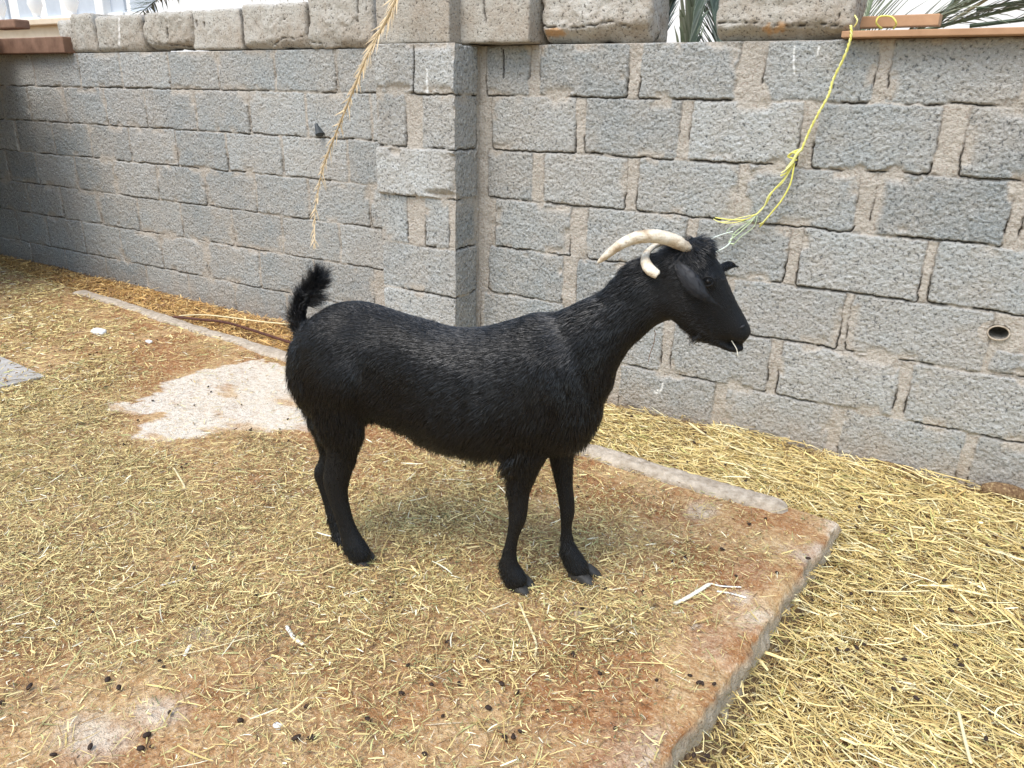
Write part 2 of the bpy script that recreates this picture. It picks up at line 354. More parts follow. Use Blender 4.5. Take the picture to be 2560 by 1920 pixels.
def wall_mesh(name, fld, to_world, parent, back=.19):
    xs, zs, X, Z, h, mask, tone, crack = fld
    P = to_world(X, Z, h); nu, nv = X.shape
    # close over the top and round the ends so that the wall has its thickness
    Pb = to_world(X[:, -1:], Z[:, -1:], np.full((nu, 1), -back)); P = np.concatenate([P, Pb], 1)
    col = np.stack([mask, tone, crack], -1); col = np.concatenate([col, np.tile([[[.3, .5, 0]]], (nu, 1, 1))], 1)
    return mk(name, P.reshape(-1, 3), grid_faces(nu, nv+1), M['wall'], parent=parent, smooth=True, attrs={'wall': col.reshape(-1, 3), 'mark': marks(P.reshape(-1, 3))})
def build_wall():
    root = empty('block_wall', (-2.2, YR, 0)); tag(root, 'long grey cinder block wall with a short projecting pier, behind the goat', 'wall')
    j = .0022; tn = lambda a=.05, b_=.95: random.uniform(a, b_)
    B = []
    for c, L in COURSE_R.items():
        za, zb = CZ[c], CZ[c-1]
        for (a, b_) in L:
            xa, xb = Xat(a, (za+zb)/2, YR), Xat(b_, (za+zb)/2, YR)
            zt = zb-j-(0 if c > 1 else -.004)
            B.append((xa, xb, za+j*1.3, zt, random.uniform(.001, .006), tn(.0, .8)))
    xa = Xat(2134, (CZ[5]+CZ[4])/2, YR)
    B.append((Xat(2140, CZ[5]+.04, YR), xa+.42, CZ[5]+.008, CZ[5]+.085, .003, .3))
    f = wall_field(-1.905, 1.0, .0034, B, 3, zres=.0032, smear=.62, world_of=lambda X, Z, h: np.stack([X, YR-h, Z], -1))
    # pipe hole
    hole = onY(2157, 719, YR); X, Z = f[2], f[3]; rr = np.hypot((X-hole[0])/.031, (Z-hole[2])/.0235)
    f[4][:] = np.where(rr < 1, -.10, f[4]); f[5][:] = np.where((rr < 1.9), 0, f[5]); f[7][:] = np.where(rr < 1, .7, f[7])
    # mortar strip running up the inner corner
    strip = sstep(.022, .012, X+1.886-.012*(fbm(Z*6, Z*0, 71)-.3)); f[4][:] = f[4]+strip*.006; f[5][:] = f[5]*(1-strip*.9)
    # small white splash and chips, wear of the block faces
    wall_mesh('right_face', f, lambda X, Z, h: np.stack([X, YR-h, Z], -1), root).name = 'wall_face'
    B = []
    for c, L in COURSE_L.items():
        za, zb = CZ[c], CZ[c-1]; xs = [Xat(a, (za+zb)/2, YL) for a in L]; xs = [xs[0]-.41*k for k in range(6, 0, -1)]+xs
        for a, b_ in zip(xs[:-1], xs[1:]):
            if b_-a > .2: B.append((a+.007, b_-.007, za+j, zb-j+(0 if c > 1 else .01), random.uniform(.0, .005), tn(.15, .8)))
    f = wall_field(-9.2, -2.28, .0062, B, 13, zres=.0036, smear=.5, crackw=.9)
    wall_mesh('wall_face', f, lambda X, Z, h: np.stack([X, YL-h, Z], -1), root)
    # pier
    pier_root = root; B = []; x0, x1 = -2.312, -1.902
    def pb(a, b_, c, pr, t): B.append((a, b_, CZ[c]+j, CZ[c-1]-j+(.008 if c == 1 else 0), pr, t))
    pb(x0-.02, x1+.02, 1, .006, .85); pb(x0-.02, x0+.155, 2, .002, .6); pb(x1-.165, x1+.02, 2, .003, .7); pb(x0-.01, x1+.02, 3, .016, .95)
    pb(x0+.0, x0+.15, 4, .0, .5); pb(x1-.16, x1-.035, 4, .0, .5); pb(x0, x1+.02, 5, -.001, .4); pb(x0, x1+.02, 6, .002, .7); pb(x0, x1+.02, 7, .0, .5)
    f = wall_field(x0, x1, .0042, B, 23, smear=.75, crackw=1.2, world_of=lambda X, Z, h: np.stack([X, YP-h, Z], -1))
    pf = f; pm = wall_mesh('pier', f, lambda X, Z, h: np.stack([X, YP-h, Z], -1), root, .24)
    B = []
    for c in range(1, 8):
        w = (YR-YP); B.append((-.02, w-.022, CZ[c]+j, CZ[c-1]-j, .004 if c % 2 else .0, random.uniform(0, .35)))
    f = wall_field(0, YR-YP+.004, .0042, B, 33, smear=.5, crackw=1.2)
    # side faces, both hands of the pier, follow the relief of its front edge
    eh = np.interp(f[1], pf[1], pf[4][-1])
    def side(X, Z, h):
        e = np.interp(Z, f[1], eh); k = np.exp(-X/.02); return np.stack([x1+h*(1-k), YP-e*k+X, Z], -1)
    wall_mesh('pier_side', f, side, root, 0.0).name = 'pier'
    eh2 = np.interp(f[1], pf[1], pf[4][0])
    def side2(X, Z, h):
        e = np.interp(Z, f[1], eh2); k = np.exp(-X/.02); return np.stack([x0-h*(1-k), YP-e*k+X*1.35, Z], -1)
    wall_mesh('pier', f, side2, root, 0.0)
    # solid core behind the faces
    V = []; Fc = []
    for (a, b_, y0, y1) in ((-9.2, -2.1, YL+.02, YL+.19), (-2.1, 1.0, YR+.11, YR+.19), (-2.0, 1.0, YR+.02, YR+.03)):
        if y1-y0 < .02: continue
        k = len(V); z1 = CZ[0]-.006
        V += [(a, y0, -.1), (b_, y0, -.1), (b_, y1, -.1), (a, y1, -.1), (a, y0, z1), (b_, y0, z1), (b_, y1, z1), (a, y1, z1)]
        Fc += [tuple(k+i for i in q) for q in ((0, 1, 5, 4), (1, 2, 6, 5), (2, 3, 7, 6), (3, 0, 4, 7), (4, 5, 6, 7))]
    mk('wall_core', V, Fc, M['concrete'], parent=root)
    return root
wall = build_wall()
print('wall done')

# ------------------------------------------------------------------ loose things on the wall
def rough_block(w, d, h, seed, rough=.006, chip=0.0, n=26, rnd=.018):
    """a worn block with its own broken faces; centre of base at the origin"""
    V = []; Fc = []
    def face(o, a, b_, na, nb):
        k = len(V)
        for i in range(na+1):
            for j_ in range(nb+1): V.append(o+a*i/na+b_*j_/nb)
        for i in range(na):
            for j_ in range(nb):
                q = k+i*(nb+1)+j_; Fc.append((q, q+nb+1, q+nb+2, q+1))
    o = np.array([-w/2, -d/2, 0]); x = np.array([w, 0, 0]); y = np.array([0, d, 0]); z = np.array([0, 0, h])
    m = max(6, int(n*d/w)); mh = max(8, int(n*h/w))
    face(o, x, z, n, mh); face(o+y, z, x, mh, n); face(o, z, y, mh, m); face(o+x, y, z, m, mh); face(o+z, x, y, n, m); face(o, y, x, m, n)
    P = np.array(V); c = np.array([0, 0, h/2]); hs = np.array([w/2, d/2, h/2]); q = P-c
    e = np.clip((np.abs(q)-(hs-rnd))/rnd, 0, 1); ln = np.linalg.norm(e, axis=1); corr = np.where(ln > 1, 1/np.maximum(ln, 1e-6), 1)
    q = np.sign(q)*(np.minimum(np.abs(q), hs-rnd)+rnd*e*corr[:, None])
    nrm = q/(np.linalg.norm(q/hs, axis=1)[:, None]+1e-9); nrm /= np.linalg.norm(nrm, axis=1)[:, None]+1e-9
    s = seed*3.1
    f1 = fbm(q[:, 0]*14+s+q[:, 1]*9, q[:, 2]*14+q[:, 1]*11, seed, 5)-.5; f2 = fbm(q[:, 0]*50+s, q[:, 2]*50+q[:, 1]*40, seed+3, 3)-.5
    q = q+nrm*(f1*rough*4+f2*rough*1.5)[:, None]
    if chip:
        gz = fbm(q[:, 0]*10+s, q[:, 0]*0+1, seed+5)-.5; t = sstep(-.25*h+gz*h*.35, -.5*h, q[:, 2])*(q[:, 1] < 0)
        q[:, 1] += t*chip*(.6+.8*fbm(q[:, 0]*18+s, q[:, 2]*18, seed+6))
    return q+c, Fc
def loose(xa, xb, ytop, ybot, label, seed, rough=.006, chip=0, d=.19, Y=YL, lift=0, rz=0, rx=0, rnd=.018, cr=(), orange=None, white=()):
    zt = max(onY((xa+xb)/2, ytop, Y)[2], CZ[0]+.08); z0 = CZ[0]+.003+lift
    Xa, Xb = Xat(xa, z0+.08, Y), Xat(xb, z0+.08, Y)
    V, Fc = rough_block(Xb-Xa, d, zt-z0, seed, rough, chip, n=max(20, int((Xb-Xa)/.0055)), rnd=rnd)
    cz, sz = math.cos(rz), math.sin(rz); V = np.stack([V[:, 0]*cz-V[:, 1]*sz, V[:, 0]*sz+V[:, 1]*cz, V[:, 2]], -1)
    if rx: V = V+np.stack([V[:, 2]*rx, V[:, 0]*0, V[:, 0]*0], -1)
    c = np.array([(Xa+Xb)/2, Y+d/2, z0]); W = V+c; px, py = project(W); fr = (V[:, 1] < -.2*d); px = px+5*(fbm(W[:, 0]*30, W[:, 2]*30, 97)-.5); py = py+5*(fbm(W[:, 0]*30, W[:, 2]*30, 98)-.5)
    a = np.zeros((len(W), 3))
    for q in cr: a[:, 0] = np.maximum(a[:, 0], sstep(2.6, .5, polydist(px, py, q))*fr*(.25+.75*sstep(.42, .6, fbm(W[:, 0]*45, W[:, 2]*45, 94))))
    for q in white: a[:, 2] = np.maximum(a[:, 2], sstep(3.0, 1.0, polydist(px, py, q))*fr*.8)
    if orange: a[:, 1] = sstep(1.15, .6, np.hypot((px-orange[0])/orange[2], (py-orange[1])/orange[3])+2.4*(fbm(W[:, 0]*28, W[:, 2]*28, 99)-.5))*fr*.7
    W[:, 1] += a[:, 0]*.012
    o = mk('loose_block', W, Fc, M['loose'], smooth=True, origin=c, attrs={'mark': a})
    tag(o, label, 'block', 'loose blocks laid along the top of the wall'); return o
TOP = CZ[0]
loose(125, 163, 42, 118, 'small worn end block next to the dark wooden beam on the wall', 1, .006, rnd=.03, Y=YL-.005)
loose(160, 206, 27, 116, 'narrow upright block leaning beside the worn end block, tallest of the left blocks', 2, .005, rx=-.12, rnd=.025, Y=YL-.01)
loose(209, 306, 32, 112, 'sand coloured loose block with a white vertical streak near the left end', 3, .006, .01, rnd=.025, Y=YL-.012, rz=.02, white=[[(256, 40), (258, 95)]], cr=[[(226, 96), (244, 97)]])
loose(309, 415, 24, 104, 'rounded loose block with a deep crease down its middle, cracked lower edge', 4, .009, .02, rnd=.03, Y=YL-.02, lift=.012, cr=[[(360, 46), (363, 84)], [(312, 84), (335, 93), (370, 97), (416, 101)]])
loose(414, 521, 19, 106, 'square loose block with fine vertical scratches, fourth of the left run', 5, .004, rnd=.014, Y=YL-.0, lift=.004, cr=[[(424, 44), (425, 60)], [(440, 50), (441, 57)]])
loose(523, 662, 6, 104, 'wide loose block with a wavy crack along its lower face', 6, .006, .022, rnd=.02, Y=YL-.022, lift=.004, cr=[[(591, 97), (612, 80), (635, 83), (658, 77)], [(604, 44), (616, 42)]])
loose(664, 806, -14, 103, 'loose block with dark vertical slits behind the hanging dry stalk', 7, .007, .016, rnd=.02, Y=YL-.03, cr=[[(712, 8), (714, 20)], [(770, -5), (772, 46)], [(672, 90), (700, 95), (743, 96)], [(790, 0), (791, 22)]])
loose(812, 970, -30, 94, 'smooth flat grey block above the left part of the pier', 8, .002, 0, rnd=.008, Y=YP+.02, d=.3)
loose(979, 1144, -40, 93, 'flat pitted grey block with a thin vertical slit above the inner corner', 9, .0025, 0, rnd=.010, Y=YP+.10, d=.25, rz=-.01, cr=[[(1045, -5), (1048, 50)]])
loose(1166, 1404, -50, 91, 'large broken sandy block left of the gap full of palm leaves', 10, .008, .05, rnd=.025, Y=YR-.02, d=.2, rz=.02, cr=[[(1172, 56), (1240, 60), (1322, 46), (1342, 52), (1378, 65)]], orange=(1190, 72, 26, 12))
loose(1546, 1848, -60, 80, 'largest rough block with an orange stain on its lower edge', 11, .007, .045, rnd=.025, Y=YR-.02, d=.2, cr=[[(1552, 50), (1630, 48), (1704, 57), (1771, 50), (1818, 57)], [(1812, 30), (1814, 40)]], orange=(1680, 65, 20, 16))
def box(name, c, size, material, parent=None, bev=.004, rz=0, seg=2):
    bm = bmesh.new(); bmesh.ops.create_cube(bm, size=1); bmesh.ops.scale(bm, vec=size, verts=bm.verts)
    if bev: bmesh.ops.bevel(bm, geom=list(bm.edges), offset=bev, segments=seg, affect='EDGES', profile=.5)
    bmesh.ops.rotate(bm, cent=(0, 0, 0), matrix=Matrix.Rotation(rz, 3, 'Z'), verts=bm.verts)
    V = np.array([v.co[:] for v in bm.verts])+np.array(c); Fc = [tuple(v.index for v in f.verts) for f in bm.faces]; bm.free()
    return mk(name, V, Fc, material, parent=parent)
def tube(pts, rad, n=7, cap=True, tint=None, flat=1.0):
    """swept tube through pts; returns V, F"""
    P = np.array(pts, float); m = len(P); R_ = np.full(m, rad) if np.isscalar(rad) else np.array(rad, float)
    T = np.gradient(P, axis=0); T /= np.linalg.norm(T, axis=1)[:, None]+1e-9
    a = np.array([0, 0, 1.0]) if abs(T[0][2]) < .9 else np.array([1.0, 0, 0]); V = []
    for i in range(m):
        b_ = np.cross(T[i], a); b_ /= np.linalg.norm(b_)+1e-9; a = np.cross(b_, T[i])
        for k in range(n):
            t = 2*math.pi*k/n; V.append(P[i]+R_[i]*(math.cos(t)*b_+math.sin(t)*a*flat))
    Fc = [(i*n+k, i*n+(k+1) % n, (i+1)*n+(k+1) % n, (i+1)*n+k) for i in range(m-1) for k in range(n)]
    if cap: Fc += [tuple(range(n-1, -1, -1)), tuple((m-1)*n+k for k in range(n))]
    return np.array(V), Fc
def smooth_path(pts, n=24):
    P = np.array(pts, float); t = np.linspace(0, len(P)-1, n); out = []
    for q in t:
        i = min(int(q), len(P)-2); f = q-i; p0 = P[max(i-1, 0)]; p1 = P[i]; p2 = P[i+1]; p3 = P[min(i+2, len(P)-1)]
        out.append(.5*((2*p1)+(-p0+p2)*f+(2*p0-5*p1+4*p2-p3)*f*f+(-p0+3*p1-3*p2+p3)*f**3))
    return np.array(out)
def join(parts):
    V = []; Fc = []; k = 0
    for v, f in parts: V.append(v); Fc += [tuple(i+k for i in q) for q in f]; k += len(v)
    return np.vstack(V), Fc

hole = onY(2157, 719, YR)
th = np.linspace(0, 2*math.pi, 25); v_, f_ = tube([hole+np.array([.031*math.cos(q), -.004, .0235*math.sin(q)]) for q in th], .0028, 8, cap=False); mk('pipe_end', v_, f_, M['kerb'], parent=wall, smooth=True)
# dark beam and shelter roof at the left, plank on the right
a, b_ = onY(-400, 40, YL-.06), onY(134, 80, YL-.06)
zb, zt = onY(134, 116, YL-.06)[2], onY(134, 80, YL-.06)[2]
L = abs(b_[0]-a[0]); o = box('wooden_beam', ((a[0]+b_[0])/2, YL+.02, (zb+zt)/2+.004), (L, .16, zt-zb), M['wood'], bev=.006)
tag(o, 'dark weathered wooden beam lying on the far left end of the wall', 'beam')
o = box('timber_offcut', onY(14, 53, YL+.02)+np.array([0, .02, 0]), (.30, .10, .055), M['wood'], bev=.01)
tag(o, 'short brown timber offcut on top of the dark wooden beam', 'timber')
XR = b_[0]+.02
_q = min(((-ray(0, v)[0])/ray(0, v)[1], v) for v in (0, 100, 300)); RATIO = max((-ray(0, v)[0])/ray(0, v)[1] for v in (0, 60, 120, 200)); print('ratio', RATIO, _q)
rv = empty('shelter_roof', (XR-2, 1.4, zt)); tag(rv, 'unseen low timber shelter roof with added screens shading the far left end of the wall', 'roof')
for i in range(18):
    y = 2.72-i*.235; xr = min(XR if y > 2.6 else -5.0, -y*RATIO-.2)  # reach of the unseen roof boards stretched to deepen the wall's shade
    box('roof_board', ((xr-9.4)/2, y, zt+.05), (xr+9.4, .225, .025), M['wood'], parent=rv, bev=.003)
for i in range(15): box('added_front_screen', (-9.3+i*.305, .9, .72), (.29, .03, 1.4), M['wood'], parent=rv, bev=.003)  # screen added out of view to keep low front sky off the wall
for i in range(12): box('added_end_screen', (-7.75, 2.75-i*.3, .72), (.03, .29, 1.4), M['wood'], parent=rv, bev=.003)  # closing screen added out of view, blocks sky light from the left
box('roof_joist', (-7.6, 1.3, zt-.0), (.09, 3.0, .075), M['wood'], parent=rv, bev=.003)
a, b_ = onY(1822, 62, YR-.03), onY(2600, 62, YR-.03)
z1, z0 = onY(2000, 62.5, YR-.05)[2], onY(2000, 78.5, YR-.05)[2]
V_, F_ = rough_block(b_[0]-a[0], .13, max(z1-z0, .02), 55, .0006, n=60, rnd=.003)
c = np.array([(a[0]+b_[0])/2, YR-.03+.04, z0]); o = mk('wooden_plank', V_+c, F_, M['plank'], origin=c)
tag(o, 'orange brown wooden plank lying along the top of the wall at the right', 'plank')
q = onY(1930, 47, YR+.15); o = box('short_plank', q, (.28, .05, .035), M['plank'], bev=.003, rz=-.1)
tag(o, 'short reddish plank tied with yellow cord behind the long plank', 'plank')
V_, F_ = tube([onY(684, 268, YL-.002), onY(688, 279, YL-.01), onY(692, 291, YL-.02)], [.012, .017, .026], 10, flat=.6)
o = mk('plastic_stub', V_, F_, M['stub']); tag(o, 'dark plastic stub poking from a joint of the wall beside the dry stalk', 'stub')
# orange stain chip on the largest block
q = onY(1682, 62, YR-.05)

# ------------------------------------------------------------------ ropes and stalks
def strands(paths, rad, col, n=6, jit=.0, pts=26):
    parts = []; cols = []
    for P, r, c in paths:
        P = smooth_path(P, pts); v, f = tube(P, r, n); parts.append((v, f)); cols.append(np.tile(np.array(c)*np.ones(3), (len(v), 1))*(1+.15*(RS.rand(len(v), 1)-.5)))
    V, Fc = join(parts); return V, Fc, np.vstack(cols)
def build_rope():
    Y = YR-.035; g = lambda *p: [onY(x, y, Y+random.uniform(-.008, .008)) for x, y in p]
    yel = (.74, .70, .16); yel2 = (.80, .78, .30); gr = (.55, .66, .42); wh = (.72, .80, .76)
    top = [onY(1838, 55, YR-.055), onY(1838, 80, YR-.055), onY(1825, 120, YR-.05)]
    main = top+g((1800, 172), (1790, 205), (1768, 245), (1750, 280), (1732, 322))
    t = smooth_path(main, 70); k = np.arange(70)
    tw = [np.array([math.cos(i*1.1+s)*.0022, math.sin(i*1.1+s)*.0012, 0]) for s in (0, 3.14) for i in k]
    P = [(t+np.array(tw[:70]), .0028, yel), (t+np.array(tw[70:]), .0028, yel2)]
    V = []; parts = []; cols = []
    for Q, r, c in P:
        v, f = tube(Q, r, 6); parts.append((v, f)); cols.append(np.tile(c, (len(v), 1)))
    R = [(g((1732, 322), (1722, 332), (1712, 350), (1700, 365)), .006, yel2), (g((1732, 322), (1715, 328), (1704, 336)), .004, yel), (g((1726, 335), (1712, 330), (1702, 338), (1712, 342)), .003, yel),
         (g((1722, 345), (1708, 352), (1700, 372), (1686, 380)), .003, yel), (g((1715, 350), (1700, 365), (1688, 374)), .0025, yel2),
         (g((1716, 352), (1708, 395), (1690, 430), (1668, 458), (1641, 490)), .0030, yel), (g((1660, 466), (1648, 480), (1640, 484)), .0022, yel2),
         (g((1712, 355), (1695, 385), (1668, 415), (1655, 440), (1635, 462)), .0026, yel),
         (g((1713, 357), (1690, 395), (1662, 420), (1650, 447), (1632, 465)), .0022, yel2),
         (g((1634, 462), (1610, 474), (1575, 474), (1545, 470)), .0022, yel), (g((1634, 463), (1600, 470), (1560, 480), (1541, 473)), .0017, yel2), (g((1632, 464), (1600, 478), (1570, 482), (1550, 478)), .0015, yel),
         (g((1634, 462), (1622, 480), (1600, 500), (1575, 522), (1585, 527)), .0020, gr), (g((1630, 470), (1606, 488), (1585, 505), (1580, 520)), .0017, gr),
         (g((1583, 500), (1555, 508), (1516, 524)), .0022, wh), (g((1636, 466), (1628, 490), (1600, 512), (1583, 530)), .0015, gr), (g((1580, 514), (1572, 530), (1546, 545)), .0030, wh),
         (g((1626, 475), (1590, 485), (1570, 500), (1590, 508)), .0012, gr)]
    v, f, c = strands(R, 0, 0); parts.append((v, f)); cols.append(c)
    V, Fc = join(parts); o = mk('yellow_rope', V, Fc, M['rope'], attrs={'tint': np.vstack(cols)}, smooth=True)
    tag(o, 'frayed yellow rope hanging from the plank down to the goat head', 'rope')
    Y2 = YR+.12; P = [([onY(1905, 62, Y2), onY(1893, 50, Y2-.03), onY(1900, 36, Y2-.03), onY(1925, 36, Y2-.03), onY(1936, 50, Y2-.03), onY(1930, 62, Y2)], .003, yel), ([onY(1845, 58, YR), onY(1852, 45, YR-.01), onY(1846, 33, YR)], .0025, yel2)]
    for q, lb in zip(P, ('small yellow cord loop round the short reddish plank', 'short yellow cord end sticking up at the left end of the long plank')):
        v, f, c = strands([q], 0, 0); o = mk('cord', v, f, M['rope'], attrs={'tint': c}, smooth=True); tag(o, lb, 'cord')
build_rope()
def blade(p, d, ln, w, up, bend=.25, seg=4, fold=.3):
    """tapered leaf blade as a thin folded solid strip"""
    d = d/np.linalg.norm(d); s = np.cross(d, up); s /= np.linalg.norm(s)+1e-9; nn = np.cross(s, d); V = []
    for i in range(seg+1):
        t = i/seg; c = p+d*ln*t-np.array([0, 0, 1])*bend*ln*t*t; ww = w*(1-t)**.6*(.5+.5*min(1, t*6)) if i < seg else w*.04
        V += [c-s*ww/2, c+nn*ww*fold*.5, c+s*ww/2, c-nn*ww*.12]
    Fc = []
    for i in range(seg):
        for k in range(4): Fc.append((i*4+k, i*4+(k+1) % 4, i*4+4+(k+1) % 4, i*4+4+k))
    return np.array(V), Fc
def build_stalk():
    Y0 = YP-.10
    pts = [onY(885, -120, Y0), onY(868, -40, Y0), onY(852, 8, Y0), onY(826, 60, Y0), onY(798, 110, Y0), onY(775, 165, Y0), onY(745, 240, Y0+.03), onY(715, 315, Y0+.08), onY(696, 370, Y0+.1), onY(684, 430, Y0+.12), onY(678, 490, Y0+.12), onY(680, 541, Y0+.12)]
    P = smooth_path(pts, 60); r = np.linspace(.0105, .0016, 60)**1.0; v, f = tube(P, r, 7, flat=.6); parts = [(v, f)]; cols = [np.tile((.62, .49, .31), (len(v), 1))]
    for i in range(4, 58):
        T = P[i+1]-P[i]; T /= np.linalg.norm(T)
        for k in range(4 if i < 42 else 2):
            sd_ = (1 if (i+k) % 2 else -1); x = np.array([sd_, random.uniform(-.5, .2), 0])
            d = T+x*random.uniform(.15, .75)+np.array([0, 0, random.uniform(-.2, .3)])
            v, f = blade(P[i], d, random.uniform(.035, .10)*(1-.45*i/60), random.uniform(.004, .010), np.array([0, -1, .1]), random.uniform(-.1, .3))
            parts.append((v, f)); c = np.array((.68, .54, .35))*random.uniform(.75, 1.2); cols.append(np.tile(c, (len(v), 1)))
    V, Fc = join(parts); o = mk('dry_palm_stalk', V, Fc, M['frond'], attrs={'tint': np.vstack(cols)}); tag(o, 'dry straw coloured palm stalk hanging in front of the wall above the goat tail', 'palm stalk')
build_stalk()
def frond(base, dirv, ln, cols, label, droop=.5, n=46, lw=.010, ll=.28, seed=0, cat='palm leaf'):
    rnd = random.Random(seed); d = np.array(dirv, float); d /= np.linalg.norm(d); P = []
    for i in range(41):
        t = i/40; P.append(np.array(base)+d*ln*t-np.array([0, 0, 1])*droop*ln*t*t)
    P = np.array(P); root = empty('palm_frond', tuple(base)); tag(root, label, cat, 'palm leaves behind the wall')
    v, f = tube(P, np.linspace(.012, .003, 41), 6, flat=.6); c = np.array(cols[0])*1.3
    mk('leaf_stem', v, f, M['blade'], parent=root, attrs={'tint': np.tile(c, (len(v), 1))})
    parts = []; cc = []
    n = int(n*1.5)
    for i in range(n):
        t = .08+.9*i/n; j_ = t*40; a = int(j_); p = P[a]+(P[min(a+1, 40)]-P[a])*(j_-a); T = P[min(a+1, 40)]-P[max(a-1, 0)]; T /= np.linalg.norm(T)
        s = np.cross(T, np.array([0, 0, 1.0])); s /= np.linalg.norm(s)+1e-9
        for g in (-1, 1):
            dd = T*rnd.uniform(.8, 1.1)+s*g*rnd.uniform(.6, .9)+np.array([0, 0, rnd.uniform(.1, .5)])
            v, f = blade(p, dd, ll*rnd.uniform(.7, 1.1)*(1-.5*t), lw*rnd.uniform(.9, 1.7), np.array([0, 0, 1.0])+s*g*.3, rnd.uniform(.05, .4))
            parts.append((v, f)); c = np.array(cols[rnd.randrange(len(cols))])*rnd.uniform(.7, 1.25); cc.append(np.tile(c, (len(v), 1)))
    V, Fc = join(parts); mk('leaflets', V, Fc, M['blade'], parent=root, attrs={'tint': np.vstack(cc)})
GR = [(.18, .22, .14), (.25, .28, .19), (.32, .34, .25)]; DK = [(.08, .105, .07), (.13, .155, .11), (.20, .225, .17)]; DRY = [(.45, .38, .24), (.30, .28, .16), (.55, .47, .32)]
gx = onY(1475, 40, YR+.35)
frond(gx+np.array([-.25, .05, -.55]), (.25, .05, 1), 1.5, DK, 'dark green palm leaf rising nearest the broken sandy block, inside the gap', .1, 60, .016, .42, 1)
frond(gx+np.array([.25, .15, -.5]), (-.35, .1, 1), 1.5, DK, 'dark palm leaf leaning left in the gap between two rough blocks', .1, 60, .016, .42, 2)
frond(gx+np.array([.05, -.08, -.32]), (.05, .0, 1), 1.0, GR, 'greyer palm leaf nearest the wall in the gap between two rough blocks', .05, 40, .014, .35, 3)
rx = onY(1950, 40, YR+.25)
frond(rx+np.array([-.15, .0, -.25]), (.1, .2, 1), 1.0, GR, 'upright green palm leaf just right of the orange stained block', .1, 40, .014, .34, 4)
frond(rx+np.array([-.05, .2, -.05]), (1, .1, .28), 1.5, GR, 'long grey green palm leaf sweeping right above the plank', .1, 60, .010, .30, 5)
frond(rx+np.array([.2, .1, -.02]), (1, -.05, .10), 1.3, DK, 'dark palm leaf lying low over the right plank', .02, 60, .010, .26, 6)
frond(rx+np.array([.9, .2, .02]), (-1, .1, .22), 1.3, DRY, 'dry yellowish palm leaf pointing left above the right plank', .08, 50, .011, .30, 7)
frond(rx+np.array([.1, .35, .0]), (.8, .2, .6), 1.5, DRY, 'faded palm leaf rising behind the right plank', .1, 60, .011, .34, 8)
frond(rx+np.array([-.1, .1, -.12]), (.8, .05, .55), 1.2, GR, 'short green palm leaf arching right from beside the orange stained block', .25, 70, .013, .30, 21)
frond(rx+np.array([.5, .12, -.05]), (.9, .0, .22), 1.3, DRY, 'dry straw coloured palm leaf lying on the plank at the far right', .05, 70, .011, .26, 22)
frond(rx+np.array([.2, .3, .05]), (1, .1, .16), 1.5, GR, 'second long green palm leaf behind the right plank', .06, 80, .011, .28, 23)
frond(rx+np.array([1.0, .3, -.05]), (-.6, .0, .6), 1.2, DK, 'dark palm leaf rising left from the far right end of the plank', .1, 60, .013, .34, 24)
frond(rx+np.array([.0, .45, -.1]), (.5, .1, .8), 1.4, DK, 'tall dark palm leaf farthest behind the right plank', .1, 70, .014, .36, 25)
lx = onY(470, 5, YL+.5)
frond(lx+np.array([-.3, .0, .10]), (.9, -.02, .06), 1.5, DRY, 'dry palm leaf with pale stem lying just above the left loose blocks', .05, 70, .010, .24, 26)
frond(lx+np.array([.5, -.1, .12]), (1, -.02, .02), 1.3, DRY, 'straw coloured palm leaf above the wide cracked loose block', .03, 70, .010, .20, 27)
frond(lx+np.array([.9, .1, -.02]), (-1, .05, .14), 1.5, DRY, 'dry brown palm leaf resting behind the left loose blocks', .06, 60, .010, .30, 9)
frond(lx+np.array([.2, .1, .16]), (-1, .05, .10), 1.2, DK, 'dark palm leaf hanging over the left loose blocks', .25, 50, .010, .32, 10)
frond(lx+np.array([1.6, .15, .0]), (-1, -.02, .10), 1.5, DRY, 'dry palm leaf behind the block with dark slits', .03, 60, .010, .26, 12)

